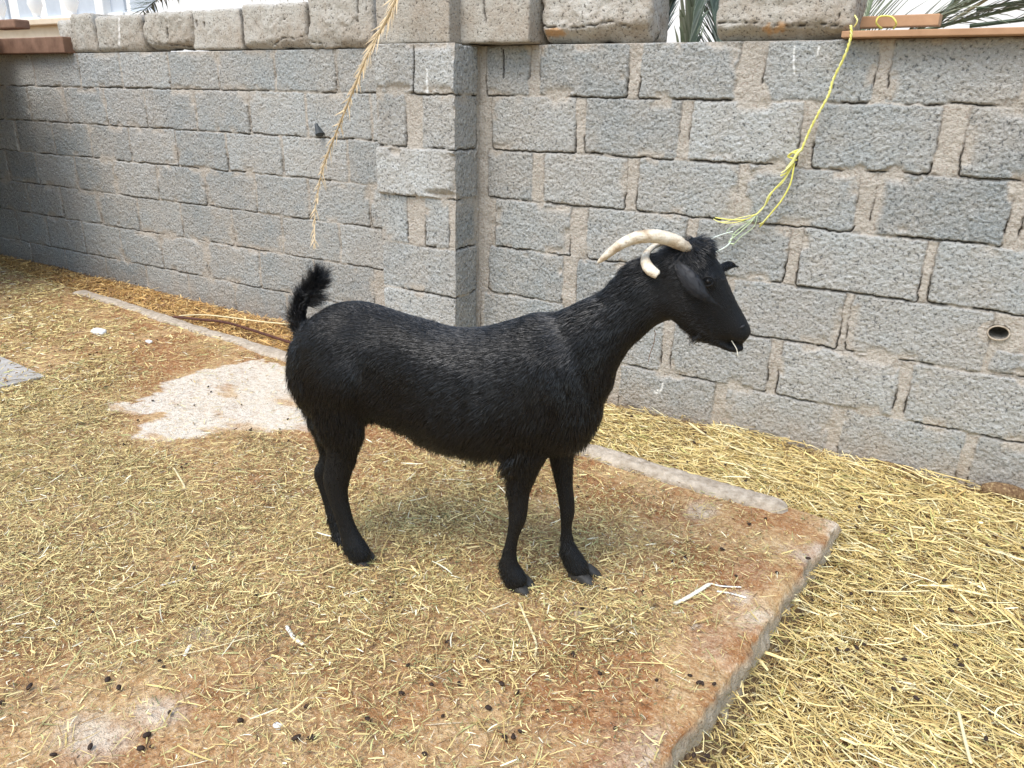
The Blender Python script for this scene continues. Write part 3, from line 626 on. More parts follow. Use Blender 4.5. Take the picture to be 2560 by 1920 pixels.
# ------------------------------------------------------------------ house beyond the wall
def build_house():
    Yh = 9.0; root = empty('white_house', (-10, Yh, 0)); tag(root, 'white house with grey blue panels beyond the left end of the wall', 'house')
    box('facade', (-10, Yh+2, 2.5), (34, 4, 6), M['white'], parent=root, bev=0)
    for i in range(7):
        x = onY(-60+i*62, 20, Yh)[0]; z = onY(30, 42, Yh)[2]
        w = box('window', (x, Yh-.02, z+.55), (.62, .05, 1.1), M['panel'], parent=root, bev=.01)
        box('sill', (x, Yh-.07, z-.03), (.74, .12, .06), M['white'], parent=w, bev=.01)
    for x_ in (225, 150):
        x = onY(x_, 20, Yh-.1)[0]; box('pilaster', (x, Yh-.1, 2.5), (.24, .2, 5), M['white'], parent=root, bev=.02)
    Yp = 6.2; par = empty('parapet', (-9, Yp, 0)); tag(par, 'low parapet with beige coping and white turned balusters beyond the wall', 'parapet')
    zc = onY(110, 44, Yp)[2]; xe = onY(200, 60, Yp)[0]
    box('parapet_wall', ((xe-16)/2, Yp+.15, zc/2-.02), (xe+16, .28, zc-.06), M['beige'], parent=par, bev=0)
    box('coping', ((xe-16)/2, Yp+.12, zc-.02), (xe+16.1, .42, .07), M['beige'], parent=par, bev=.01)
    prof = [(.07, 0), (.07, .03), (.035, .05), (.05, .10), (.085, .20), (.06, .34), (.035, .46), (.05, .52), (.035, .56), (.07, .6), (.07, .64)]
    for i in range(8):
        x = onY(138-i*78, 35, Yp)[0]; V = []; n = 16
        for r, z in prof:
            for k in range(n): V.append((x+r*1.1*math.cos(2*math.pi*k/n), Yp+.12+r*1.1*math.sin(2*math.pi*k/n), zc+.015+z))
        Fc = [(i_*n+k, i_*n+(k+1) % n, (i_+1)*n+(k+1) % n, (i_+1)*n+k) for i_ in range(len(prof)-1) for k in range(n)]+[tuple((len(prof)-1)*n+k for k in range(n))]
        mk('baluster', V, Fc, M['white'], parent=par, smooth=True)
build_house()

# ------------------------------------------------------------------ things lying on the slab
def on_litter(x, y, dz):
    z = dz
    for _ in range(12):
        p = onZ(x, y, z); z = float(ground_h(p[0], p[1]))+dz
    return onZ(x, y, z)
def lie(name, path, rad, material, label, cat, n=7, flat=.5, dz=0, tint=None, group=None, pts=20, z=None):
    zz = ZS if z is None else z
    P = smooth_path([onZ(x, y, zz+dz) if zz else on_litter(x, y, dz) for x, y in path], pts); P[:, 2] += .004*np.sin(np.linspace(0, 9, pts))*0
    r = np.full(pts, rad); r[0] *= .5; r[-1] *= .35
    v, f = tube(P, r, n, flat=flat)
    at = {'tint': np.tile(tint, (len(v), 1))*(1+.12*(RS.rand(len(v), 1)-.5))} if tint is not None else None
    o = mk(name, v, f, material, smooth=True, attrs=at); tag(o, label, cat, group); return o
pale = (.80, .76, .62); yl = (.70, .60, .36); wh = (.85, .84, .78)
lie('iron_rod', [(372, 684), (430, 690), (490, 697), (550, 715), (640, 744), (700, 765)], .007, M['rust'], 'rusty brown rod lying across the straw behind the goat tail', 'rod', dz=.02, flat=1, z=ZS)
lie('straw_stalk', [(386, 682), (440, 680), (500, 686), (560, 694), (640, 702)], .006, M['straw'], 'long pale stalk lying beside the rusty rod along the wall', 'stalk', dz=.025, tint=yl)
lie('straw_stalk', [(1487, 912), (1525, 940), (1570, 962), (1650, 985), (1690, 990)], .006, M['straw'], 'long curved pale stalk on the litter below the wall right of the goat chest', 'stalk', dz=.03, tint=yl, z=.0)
lie('reed_piece', [(1456, 1304), (1475, 1296), (1500, 1282), (1535, 1260)], .006, M['straw'], 'thick pale reed piece on the slab right of the front hooves', 'reed', dz=.008, tint=pale, flat=.6)
lie('reed_piece', [(1535, 1260), (1560, 1266), (1602, 1268)], .0025, M['straw'], 'thin white stem touching the right end of the thick reed piece', 'reed', dz=.008, tint=wh)
lie('reed_piece', [(1548, 1277), (1580, 1282), (1612, 1291)], .0035, M['straw'], 'short white stem below the thin stem near the slab edge', 'reed', dz=.006, tint=wh)
lie('reed_piece', [(618, 1352), (636, 1378), (656, 1393)], .005, M['straw'], 'pale split reed below the hind hoof', 'reed', dz=.006, tint=pale)
lie('reed_piece', [(398, 1417), (406, 1402), (412, 1393)], .004, M['straw'], 'tiny white chip standing out on the lower left slab', 'reed', dz=.006, tint=wh)
lie('reed_piece', [(345, 1265), (372, 1258), (405, 1249)], .003, M['straw'], 'white sliver left of the hind hoof', 'reed', dz=.006, tint=wh)
lie('reed_piece', [(1120, 1300), (1140, 1345), (1158, 1390), (1154, 1420)], .003, M['straw'], 'bent yellow stem just below the near front hoof', 'reed', dz=.008, tint=yl)
lie('reed_piece', [(160, 1000), (175, 1030)], .003, M['straw'], 'short stiff stem upper left of the slab', 'reed', dz=.008, tint=yl)
lie('reed_piece', [(375, 1010), (390, 1035), (402, 1056)], .003, M['straw'], 'single pale stem below the white patch', 'reed', dz=.010, tint=yl)
lie('reed_piece', [(370, 1418), (455, 1400), (540, 1375), (560, 1365)], .0018, M['straw'], 'long thin stem crossing the lower left slab', 'reed', dz=.010, tint=yl)
lie('reed_piece', [(1860, 1275), (1930, 1278), (2010, 1276)], .0025, M['straw'], 'pale reed lying on the deep straw right of the slab', 'reed', dz=.050, tint=(.72, .62, .36), z=0)
lie('reed_piece', [(2020, 1345), (2090, 1352), (2180, 1340)], .0028, M['straw'], 'longest pale reed on the straw at the right edge', 'reed', dz=.050, tint=(.72, .62, .36), z=0)
lie('reed_piece', [(2070, 1536), (2085, 1600), (2098, 1650)], .004, M['straw'], 'broad pale reed near the bottom right', 'reed', dz=.050, tint=yl, z=0)
def stone(vx, vy, s, label, seed, m='peb', name='white_stone', cat='stone', sq=(1, .7, .5), zz=ZS):
    c = onZ(vx, vy, zz); bm = bmesh.new(); bmesh.ops.create_icosphere(bm, subdivisions=3, radius=1); V = np.array([v.co[:] for v in bm.verts]); Fc = [tuple(v.index for v in f.verts) for f in bm.faces]; bm.free()
    V = np.sign(V)*np.abs(V)**.75; V *= (1+.5*(fbm(V[:, 0]*1.5+seed, V[:, 1]*1.5+V[:, 2], seed)-.5))[:, None]; V = V*np.array(sq)*s
    V[:, 2] -= V[:, 2].min(); o = mk(name, V+c+np.array([0, 0, -.003]), Fc, M[m], smooth=True); tag(o, label, cat); return o
stone(215, 722, .045, 'flat white stone chip on the straw at the left', 1, sq=(1, .6, .35))
stone(322, 741, .022, 'tiny white chip right of the flat white stone', 2, sq=(1, .5, .4))
stone(600, 1817/1.1573*1.0, .010, 'small bright white pebble near the bottom edge', 3)
stone(1925, 1018, .045, 'brown stone half buried at the foot of the wall', 4, 'dirt', 'stone', sq=(1.6, .5, .4), zz=.0)
stone(2170, 1085, .055, 'larger brown stone at the foot of the wall by the right edge', 6, 'dirt', 'stone', sq=(1.4, .5, .6), zz=.0)
def drain():
    z = ZS+.012; C = onZ(97, 812, z); A = onZ(0, 769, z); B = onZ(0, 836, z); da = (A-C)/np.linalg.norm(A-C); db = (B-C)/np.linalg.norm(B-C); w = .62
    Q = [C, C+da*w, C+da*w+db*w, C+db*w]; mid = sum(Q)/4; I = [mid+(q-mid)*.52 for q in Q]; root = empty('drain_frame', tuple(C*[1, 1, 0]+np.array([0, 0, ZS])))
    tag(root, 'pale concrete frame around a brown pit cover at the left edge', 'frame'); V = []; 
    for zz in (z, ZS-.02):
        for R_ in (Q, I): V += [np.array([q[0], q[1], zz]) for q in R_]
    Fc = []
    for k in range(4):
        j_ = (k+1) % 4; Fc += [(k, j_, 4+j_, 4+k), (8+k, 8+j_, j_, k), (4+k, 4+j_, 12+j_, 12+k)]
    mk('frame', V, Fc, M['concrete'], parent=root)
    V = [np.array([q[0], q[1], ZS+.004]) for q in I]+[np.array([q[0], q[1], ZS-.02]) for q in I]
    mk('cover', V, [(0, 1, 2, 3), (0, 4, 5, 1), (1, 5, 6, 2), (2, 6, 7, 3), (3, 7, 4, 0)], M['wood'], parent=root)
drain()

# ------------------------------------------------------------------ straw
DENS = [(50, 1000, .8), (300, 1050, .85), (600, 1000, .65), (100, 640, .55), (100, 730, .5), (250, 700, .38), (350, 760, .10), (420, 750, .12), (500, 700, .3), (570, 790, .25), (500, 850, .0), (350, 900, .0), (450, 830, .0), (600, 880, .0), (680, 850, .0), (680, 900, .02), (720, 940, .1),
 (100, 900, .75), (200, 850, .6), (600, 1200, .75), (900, 1100, .8), (900, 1250, .9), (1000, 1050, .6), (850, 1000, .4), (1250, 1200, .75), (1350, 1100, .35), (1330, 1020, .2), (1450, 1060, .1), (1500, 1150, .3), (1540, 1080, .1), (1600, 1150, .10), (1700, 1150, .03), (1600, 1250, .12), (1500, 1290, .4), (1450, 1220, .5),
 (1300, 1350, .6), (1100, 1400, .55), (950, 1380, .5), (820, 1320, .7), (700, 1420, .5), (300, 1300, .8), (100, 1200, .85), (100, 1350, .6), (250, 1400, .45), (100, 1480, .22), (300, 1500, .15), (250, 1600, .08), (450, 1450, .25), (450, 1600, .12), (600, 1500, .45), (780, 1480, .4), (750, 1600, .3), (900, 1600, .25), (1050, 1500, .28), (1200, 1500, .18), (1350, 1450, .12),
 (1300, 1600, .10), (1550, 1400, .04), (1450, 1550, .03), (1650, 1290, .04), (0, 1650, .1)]
def straws(name, n, region, base_z, lmean, wmean, pal, zj, label, seed, dens=None, clump=.35, dirm=None, tilt=.18, lmax=.12):
    rs = np.random.RandomState(seed); x0, x1, y0, y1 = region; out = []
    tot = 0
    while tot < n:
        m = n*2; x = rs.uniform(x0, x1, m); y = rs.uniform(y0, y1, m)
        k = dens(x, y); k = k*(1-clump+clump*2*sstep(.38, .62, fbm(x*6, y*6, seed)))
        keep = rs.rand(m) < k; out.append(np.stack([x[keep], y[keep]], -1)); tot += keep.sum()
        if len(out) > 30: break
    q = np.vstack(out)[:n]; n = len(q)
    ln = np.clip(rs.gamma(2.0, lmean/2, n), .008, lmax); w = wmean*np.clip(rs.lognormal(0, .4, n), .4, 2.6)
    th = rs.uniform(0, math.pi*2, n) if dirm is None else dirm+rs.normal(0, .65, n)+math.pi*(rs.rand(n) < .5)
    tl = rs.normal(0, tilt, n)*np.clip(.03/ln, .15, 1.2); roll = rs.normal(0, .5, n); curv = rs.normal(0, .10, n)*ln
    d = np.stack([np.cos(th)*np.cos(tl), np.sin(th)*np.cos(tl), np.sin(tl)], -1)
    s = np.stack([-np.sin(th), np.cos(th), np.zeros(n)], -1); up = np.cross(d, s)
    s2 = s*np.cos(roll)[:, None]+up*np.sin(roll)[:, None]
    z = base_z(q[:, 0], q[:, 1])+rs.rand(n)**1.3*zj+.5*ln*np.abs(np.sin(tl))+w*.2
    c = np.stack([q[:, 0], q[:, 1], z], -1); V = np.zeros((n, 8, 3)); ts = (-.5, -.17, .17, .5)
    for i, t in enumerate(ts):
        p = c+d*(ln*t)[:, None]+s*(curv*(t*t*4-.5)*.5)[:, None]; ww = w*(1 if abs(t) < .4 else .6)
        V[:, 2*i] = p-s2*(ww/2)[:, None]; V[:, 2*i+1] = p+s2*(ww/2)[:, None]
    base = np.arange(n)[:, None]*8; Fc = np.concatenate([base+np.array([0, 2, 3, 1]), base+np.array([2, 4, 5, 3]), base+np.array([4, 6, 7, 5])], 0)
    pal = np.array(pal); pc = pal[:, 3]/pal[:, 3].sum(); idx = rs.choice(len(pal), n, p=pc); col = pal[idx, :3]*rs.uniform(.75, 1.2, (n, 1))
    o = mk(name, V.reshape(-1, 3), Fc, M['straw'], attrs={'tint': np.repeat(np.clip(col, 0, .95), 8, 0)}, origin=(0, 0, 0)); tag(o, label, 'straw', kind='stuff'); return o
def on_slab_d(x, y):
    u, v = slab_uv(x, y); P = np.stack([x, y, np.full_like(x, ZS)], -1); px, py = project(P); infront = (P-EYE)@FW > .2
    d = idw(np.clip(px, 0, 2212), np.clip(py, 600, 1660), DENS)
    wx = px+20*(fbm(x*9, y*9, 41)-.5)*2; wy = py+10*(fbm(x*9, y*9, 42)-.5)*2
    d = np.where(inpoly(wx, wy, PATCH), .02, d)
    rimd = v  # keep a clear band along the rim
    wv_ = sstep(.02, .13, rimd+.02*(fbm(x*5, y*5, 91)-.5)) if False else 1
    return np.where((u > .01) & (v > .0) & infront, np.clip(d, 0, 1), 0)
L0 = onZ(168, 630, ZS)[:2]; L1 = onZ(1700, 1108, ZS)[:2]
def rim_dist(x, y):
    d = L1-L0; Ln = np.linalg.norm(d); d = d/Ln; t = (x-L0[0])*d[0]+(y-L0[1])*d[1]; s = -(x-L0[0])*d[1]+(y-L0[1])*d[0]
    return np.hypot(s, np.maximum(0, np.maximum(-t, t-Ln)))
def slab_only(x, y): return on_slab_d(x, y)*sstep(.018, .05, rim_dist(x, y)+.05*(fbm(x*9, y*9, 92)-.45))
def off_slab(x, y):
    u, v = slab_uv(x, y); d = np.where((u < -.005) | (v < -.005), 1.0, 0.0); d = d*np.where(y < YR-.015, 1, 0)*np.where((x < -1.9) & (x > -2.32) & (y > YP-.01), 0, 1)
    wallw = np.where(x < -2.3, YL, YR); near = sstep(.02, .14, wallw-y); return d*(.45+.55*near)*sstep(.018, .05, rim_dist(x, y)+.04*(fbm(x*9, y*9, 93)-.45))
ST = [(.72, .57, .24, 5), (.60, .45, .18, 4), (.82, .70, .37, 3), (.45, .31, .11, 3), (.26, .15, .06, 2), (.50, .48, .17, 1.4), (.88, .80, .52, .8)]
ST_SLAB = [(.66, .52, .22, 5), (.78, .64, .31, 4.5), (.48, .35, .14, 4), (.28, .17, .07, 3.5), (.46, .45, .19, 2), (.84, .78, .58, .8), (.22, .13, .07, 1.5)]
zsl = lambda x, y: np.full_like(x, ZS+.001)
# on the slab: short chopped bits, then longer stems
straws('straw_litter', 125000, (-3.4, -.15, .25, 2.35), zsl, .0135, .0014, ST_SLAB, .010, 'short chopped straw scattered over the stained slab', 1, slab_only, .45, tilt=.2)
straws('straw_litter', 34000, (-3.2, -.15, .25, 2.35), zsl, .030, .0017, ST_SLAB, .012, 'longer straw stems scattered over the stained slab', 2, slab_only, .3, tilt=.12, lmax=.11)
straws('straw_litter', 46000, (-7.4, -3.0, 1.0, 2.75), zsl, .028, .0030, ST_SLAB, .012, 'straw covering the far left part of the slab', 3, slab_only, .35, tilt=.2)
straws('straw_litter', 40000, (-3.4, -.1, .25, 2.35), zsl, .009, .0013, [(.10, .12, .05, 1.6), (.20, .20, .08, 1.6), (.26, .15, .06, 3), (.12, .065, .03, 4)], .009, 'dark chaff and green hay crumbs on the slab', 9, lambda x, y: slab_only(x, y)*(.35+sstep(.5, .62, fbm(x*4, y*4, 77))), .6)
gz = lambda x, y: ground_h(x, y)
straws('straw_bed', 52000, (-.75, .75, .75, 2.90), gz, .036, .0022, ST, .032, 'thick bed of yellow straw right of the slab', 4, off_slab, .2, tilt=.25)
straws('straw_bed', 9000, (-.75, .7, .75, 2.90), lambda x, y: gz(x, y)+.018, .060, .0026, ST[:3]+[ST[6]], .022, 'long straw stems lying on top of the straw bed', 5, off_slab, .2, dirm=-.35, tilt=.12, lmax=.16)
straws('straw_bed', 22000, (-2.5, -.5, 2.05, 2.92), gz, .034, .0022, ST, .030, 'straw bed between the slab and the wall', 6, off_slab, .2, dirm=-.25, tilt=.2)
straws('straw_bed', 30000, (-8.0, -2.2, 2.3, 2.95), lambda x, y: np.maximum(gz(x, y), .03), .032, .0032, [(.64, .40, .14, 4), (.50, .29, .10, 4), (.78, .56, .24, 3), (.28, .15, .07, 3)], .035, 'orange brown litter heaped along the left wall', 7, off_slab, .3, tilt=.35)
print('straw done')

# droppings: every pellet is its own thing
def droppings():
    bm = bmesh.new(); bmesh.ops.create_icosphere(bm, subdivisions=2, radius=1); V0 = np.array([v.co[:] for v in bm.verts]); Fc = [tuple(v.index for v in f.verts) for f in bm.faces]; bm.free(); meshes = []
    for s in range(5):
        V = V0*np.array([1.25+.1*s, .95, .85])*(1+.25*(fbm(V0[:, 0]*1.3+s*3, V0[:, 1]*1.3+V0[:, 2], 80+s)-.5))[:, None]
        me = bpy.data.meshes.new('dropping'); me.from_pydata([tuple(v) for v in V], [], Fc); me.polygons.foreach_set('use_smooth', np.ones(len(Fc), bool)); me.materials.append(M['dung']); meshes.append(me)
    rd = random.Random(5)
    known = [(1238, 1415, 7), (992, 1478, 7), (1084, 1479, 7), (1055, 1531, 7.5), (1116, 1498, 6), (1053, 1428, 6), (932, 1480, 6), (882, 1438, 6), (968, 1388, 6), (330, 866, 5), (420, 876, 5), (384, 875, 4), (450, 836, 5), (456, 847, 5), (522, 875, 4), (622, 906, 5), (604, 927, 5), (541, 930, 6), (543, 926, 4), (605, 935, 6), (700, 855, 4), (228, 838, 8), (686, 847, 4), (637, 820, 4), (540, 797, 4), (286, 822, 5),
             (233, 1471, 8), (257, 1487, 7), (64, 1485, 7), (305, 1619, 8), (640, 1847/1.1573, 8), (318, 1590, 8), (520, 1558, 7), (676, 1595, 7), (668, 1596, 6), (795, 1556, 7), (1365, 900, 6), (2054, 1320, 8), (2290/1.1573, 1510, 7), (1930, 1490, 7), (2260/1.1573, 1650/1.1573, 7), (1808, 1404, 6), (1830, 1405, 6), (1850, 1400, 6), (1866, 1393, 6), (2064, 1395, 6), (1480, 1205, 6), (1560, 1187, 6), (1590, 1245, 5), (1437, 1320, 5), (1490, 1460, 5), (1418, 1470, 5)]
    lst = [(a, b_, s) for a, b_, s in known]
    while len(lst) < 296:
        a, b_ = rd.uniform(0, 2212), rd.uniform(600, 1655)
        if rd.random() > .35+.65*(b_ < 1300): continue
        if rd.random() < .12:
            for k in range(rd.randint(2, 5)): lst.append((a+rd.gauss(0, 14), b_+rd.gauss(0, 7), rd.uniform(4.5, 6.5)))
        else: lst.append((a, b_, rd.uniform(4.2, 6.8)))
    n = 0
    for a, b_, s in lst:
        p = onZ(a, b_, ZS+.004); u, v = slab_uv(p[0], p[1])
        if u < 0 or v < 0: p = on_litter(a, b_, .044)
        y_max = (YL if p[0] < -2.3 else YR)-.05
        if p[1] > y_max or p[1] > YP-.03 and -2.35 < p[0] < -1.88: continue
        r = s*.00078; o = bpy.data.objects.new('dropping', meshes[rd.randrange(5)]); COL.objects.link(o)
        o.location = (p[0], p[1], p[2]+r*.5); o.scale = (r, r, r*.9); o.rotation_euler = (rd.uniform(-.3, .3), rd.uniform(-.3, .3), rd.uniform(0, 6.3))
        tag(o, 'small dark brown oval goat dropping lying on the straw littered ground', 'dropping', 'goat droppings scattered over the yard'); n += 1
    print('droppings', n)
droppings()

# ------------------------------------------------------------------ the goat
HD_ANG = math.atan2(.150, .485); HD = np.array([math.cos(HD_ANG), math.sin(HD_ANG), 0]); NN = np.array([-HD[1], HD[0], 0]); G0 = np.array([-.75, 1.485, 0])
def gp(x, y, t=0.0):                              # photo survey point on the goat's plane (2560-wide print)
    d = ray(x, y); k = ((G0-EYE)@NN+t)/(d@NN); return EYE+d*k
def gl(P): return np.array([(P-G0)@HD, (P-G0)@NN, P[2]])
def ring(c, a, b, n=28, p=2.0):
    """closed ring: half axes a, b are vectors"""
    t = np.linspace(0, 2*math.pi, n, endpoint=False); ct, st = np.cos(t), np.sin(t)
    ct = np.sign(ct)*np.abs(ct)**(2/p); st = np.sign(st)*np.abs(st)**(2/p); return c+ct[:, None]*a+st[:, None]*b
def loft(rings):
    n = len(rings[0]); V = np.vstack(rings+[rings[0].mean(0)[None], rings[-1].mean(0)[None]]); m = len(rings)
    Fc = [(i*n+k, i*n+(k+1) % n, (i+1)*n+(k+1) % n, (i+1)*n+k) for i in range(m-1) for k in range(n)]
    Fc += [(m*n, (k+1) % n, k) for k in range(n)]+[(m*n+1, (m-1)*n+k, (m-1)*n+(k+1) % n) for k in range(n)]
    return V, Fc
def body_loft(pairs, t0=0.0, inset=.0, p=2.2, sub=4):
    """pairs: (xtop, ytop, xbot, ybot, halfwidth[, lateral shift])"""
    A = np.array([list(q)+[t0]*(6-len(q)) for q in pairs], float); A = smooth_path(A, (len(A)-1)*sub+1); R_ = []
    for xt, yt, xb, yb, b, t in A:
        T, B = gp(xt, yt, t), gp(xb, yb, t); c = (T+B)/2; hv = (T-B)/2; h = np.linalg.norm(hv)
        d = c-EYE; el = abs(d[2])/np.hypot(d[0], d[1]); h2 = math.sqrt(max(h*h-(b*el)**2, (h*.6)**2))-inset
        R_.append(ring(c, hv/h*h2, NN*b, p=p))
    return loft(R_)
def leg_loft(rows, t, p=2.1, sub=3):
    A = smooth_path(np.array(rows, float), (len(rows)-1)*sub+1); R_ = []
    for y, xl, xr, b in A:
        L_, Rr = gp(xl, y, t), gp(xr, y, t); c = (L_+Rr)/2; R_.append(ring(c, (Rr-L_)/2*.93, NN*b*.98, p=p))
    return loft(R_)
def ell(c, ax, rot=0.0, n=20):
    """ellipsoid: centre px (x,y,t), axes (along body, lateral, vertical) metres, rot about lateral axis"""
    P = gp(c[0], c[1], c[2]); cr, sr = math.cos(rot), math.sin(rot); e1 = HD*cr+np.array([0, 0, sr]); e3 = -HD*sr+np.array([0, 0, cr]); R_ = []
    for q in np.linspace(-.985, .985, n):
        s = math.sqrt(1-q*q); R_.append(ring(P+e1*ax[0]*q, e3*ax[2]*s, NN*ax[1]*s))
    return loft(R_)
def contact_t(x, y):
    P = onZ(x, y, ZS, 1.0); return (P-G0)@NN
tFN, tFF, tHN = contact_t(1292, 1478), contact_t(1462, 1452), contact_t(905, 1413); tHF = tHN+.085
print('lateral', tFN, tFF, tHN)
torso = [(746, 842, 738, 920, .035), (763, 808, 744, 968, .060), (800, 772, 772, 1012, .085), (840, 747, 815, 1040, .105), (890, 742, 868, 1052, .110), (950, 755, 938, 1057, .086), (1005, 773, 1000, 1077, .088), (1060, 789, 1065, 1104, .104), (1130, 806, 1130, 1130, .122), (1200, 804, 1200, 1134, .126), (1270, 787, 1270, 1134, .117), (1340, 770, 1340, 1136, .114), (1395, 770, 1410, 1128, .100), (1435, 780, 1472, 1100, .082), (1465, 820, 1508, 1020, .055)]
neck = [(1330, 830, 1425, 1020, .050), (1385, 780, 1480, 1040, .072), (1440, 753, 1522, 985, .070), (1480, 736, 1548, 925, .062), (1515, 716, 1575, 880, .055), (1548, 682, 1612, 845, .050), (1580, 655, 1645, 818, .048), (1615, 635, 1690, 800, .048), (1650, 622, 1712, 800, .046)]
head = [(1668, 612, 1640, 668, .030), (1705, 602, 1636, 730, .046), (1748, 605, 1655, 780, .055), (1783, 632, 1684, 806, .057), (1806, 666, 1712, 824, .052), (1826, 710, 1738, 842, .046), (1843, 748, 1768, 850, .039), (1861, 780, 1796, 850, .035), (1874, 803, 1820, 852, .032), (1877, 824, 1842, 857, .028), (1868, 846, 1852, 860, .017)]
jaw = [(1700, 790, 1700, 818, .030), (1740, 805, 1735, 847, .028), (1775, 825, 1773, 860, .026), (1806, 844, 1802, 871, .023), (1828, 856, 1822, 880, .021), (1850, 861, 1845, 881, .018), (1861, 865, 1857, 878, .011)]
legs = [
 ([(850, 790, 900, .055), (900, 748, 925, .066), (960, 752, 925, .064), (1020, 778, 918, .054), (1080, 806, 911, .042), (1120, 815, 897, .032), (1160, 811, 889, .026), (1195, 806, 878, .024), (1235, 816, 871, .020), (1290, 836, 881, .0175), (1330, 848, 897, .018), (1362, 856, 917, .023), (1386, 866, 930, .023), (1400, 880, 922, .019)], tHN),
 ([(880, 780, 880, .055), (1000, 765, 890, .055), (1070, 790, 880, .040), (1110, 800, 870, .030), (1145, 798, 858, .024), (1178, 783, 846, .022), (1210, 793, 842, .019), (1245, 805, 845, .017), (1281, 815, 855, .017), (1314, 823, 866, .018), (1345, 834, 886, .023), (1366, 848, 900, .024), (1380, 862, 898, .020)], tHF),
 ([(1000, 1290, 1420, .040), (1070, 1265, 1410, .042), (1120, 1260, 1385, .038), (1155, 1262, 1362, .033), (1196, 1267, 1341, .028), (1226, 1268, 1328, .026), (1265, 1270, 1322, .0245), (1300, 1271, 1317, .024), (1340, 1265, 1300, .018), (1377, 1256, 1293, .018), (1410, 1247, 1297, .022), (1436, 1250, 1314, .024), (1454, 1258, 1320, .023), (1466, 1268, 1312, .018)], tFN),
 ([(1020, 1370, 1450, .035), (1080, 1365, 1445, .036), (1120, 1368, 1438, .033), (1169, 1379, 1434, .028), (1217, 1389, 1434, .025), (1256, 1396, 1438, .023), (1285, 1399, 1438, .022), (1316, 1401, 1431, .017), (1352, 1400, 1435, .017), (1375, 1398, 1447, .021), (1397, 1402, 1463, .023), (1418, 1412, 1474, .024), (1434, 1428, 1472, .020), (1442, 1438, 1466, .015)], tFF)]
parts = [body_loft(torso, inset=.010), body_loft(neck, inset=.005), body_loft(head, inset=.003, p=2.3), body_loft(jaw, p=2.0)]
for rows, t in legs: parts.append(leg_loft(rows, t))
parts += [ell((1378, 972, -.056), (.055, .050, .105), .35), ell((1378, 972, .056), (.055, .050, .105), .35),       # shoulders
          ell((842, 935, -.066), (.080, .050, .095), -.15), ell((842, 935, .066), (.080, .050, .095), -.15),          # thighs
          ell((1690, 745, -.030), (.050, .022, .045), -.6), ell((1690, 745, .030), (.050, .022, .045), -.6),      # cheeks
          ell((1772, 700, -.040), (.022, .014, .014), -.9), ell((1772, 700, .040), (.022, .014, .014), -.9),      # brows
          ell((1850, 826, 0), (.024, .029, .020), -.3), ell((1748, 622, 0), (.030, .034, .022), -.5)]
for s in (-1, 1): parts.append(ell((1845, 815, s*.014), (.020, .013, .018), -.8))
TAIL = [gp(770, 850), gp(748, 812), gp(748, 775), gp(757, 748), gp(774, 726), gp(789, 708), gp(798, 698)]
tp = smooth_path(TAIL, 24); parts.append(tube(tp, np.interp(np.linspace(0, 1, 24), [0, .3, .8, 1], [.026, .014, .009, .003]), 14))
groot = empty('goat', tuple(onZ(1100, 1430, ZS, 1.0))); tag(groot, 'black goat with curved pale horns standing on the stained slab, tail raised', 'goat')
def principled_fur(name, c, rough, spec, sheen=0):
    m, t, b = mat(name, rough, spec); b.inputs['Base Color'].default_value = (*c, 1)
    if sheen: b.inputs['Sheen Weight'].default_value = sheen; b.inputs['Sheen Roughness'].default_value = .5
    return m
M['fur'] = principled_fur('black_fur', (.0060, .0070, .0095), .31, .75); M['skin'] = principled_fur('black_skin', (.006, .0062, .007), .6, .25)
M['earm'] = principled_fur('ear_skin', (.017, .018, .022), .55, .35); M['eye'] = principled_fur('goat_eye', (.010, .008, .007), .3, .4); M['hoofm'] = simple('hoof_horn', (.018, .017, .016), (.065, .062, .058), 40, .55, .3, .001)
V_, F_ = join(parts); tmp = mk('tmp', V_, F_, origin=(0, 0, 0))
md = tmp.modifiers.new('r', 'REMESH'); md.mode = 'VOXEL'; md.voxel_size = .005; md.use_smooth_shade = True
ms = tmp.modifiers.new('s', 'SMOOTH'); ms.factor = .6; ms.iterations = 9
dg = bpy.context.evaluated_depsgraph_get(); me = bpy.data.meshes.new_from_object(tmp.evaluated_get(dg)); bpy.data.objects.remove(tmp)
nv = len(me.vertices); BV = np.zeros(nv*3, np.float32); me.vertices.foreach_get('co', BV); BV = BV.reshape(-1, 3).astype(float)
E_ = np.zeros(len(me.edges)*2, np.int32); me.edges.foreach_get('vertices', E_); E_ = E_.reshape(-1, 2); deg = np.bincount(E_.ravel(), minlength=nv).astype(float)[:, None]
_px, _py = project(BV); _px *= K; _py *= K; wq = (sstep(.34, .46, BV[:, 2]-ZS)*sstep(1600, 1530, _px)*np.clip(sstep(770, 830, _px)+sstep(850, 900, _py), 0, 1))[:, None]
for it in range(18):                                # relax trunk muscles into one another
    A_ = np.zeros_like(BV)
    for c_ in range(3): A_[:, c_] = np.bincount(E_[:, 0], BV[E_[:, 1], c_], nv)+np.bincount(E_[:, 1], BV[E_[:, 0], c_], nv)
    BV = BV+(A_/np.maximum(deg, 1)-BV)*wq*.6
BV[:, 2] = np.maximum(BV[:, 2], ZS+.002)
me.vertices.foreach_set('co', (BV-np.array(groot.location)).astype(np.float32).ravel()); me.update()
me.name = 'body'; me.materials.clear(); me.materials.append(M['skin']); body = bpy.data.objects.new('body', me); COL.objects.link(body); body.parent = groot
me.calc_loop_triangles(); nt_ = len(me.loop_triangles); TI = np.zeros(nt_*3, np.int32); me.loop_triangles.foreach_get('vertices', TI); TI = TI.reshape(-1, 3)
NRM = np.zeros(nv*3, np.float32); me.vertices.foreach_get('normal', NRM); NRM = NRM.reshape(-1, 3).astype(float)
print('goat body', nv)
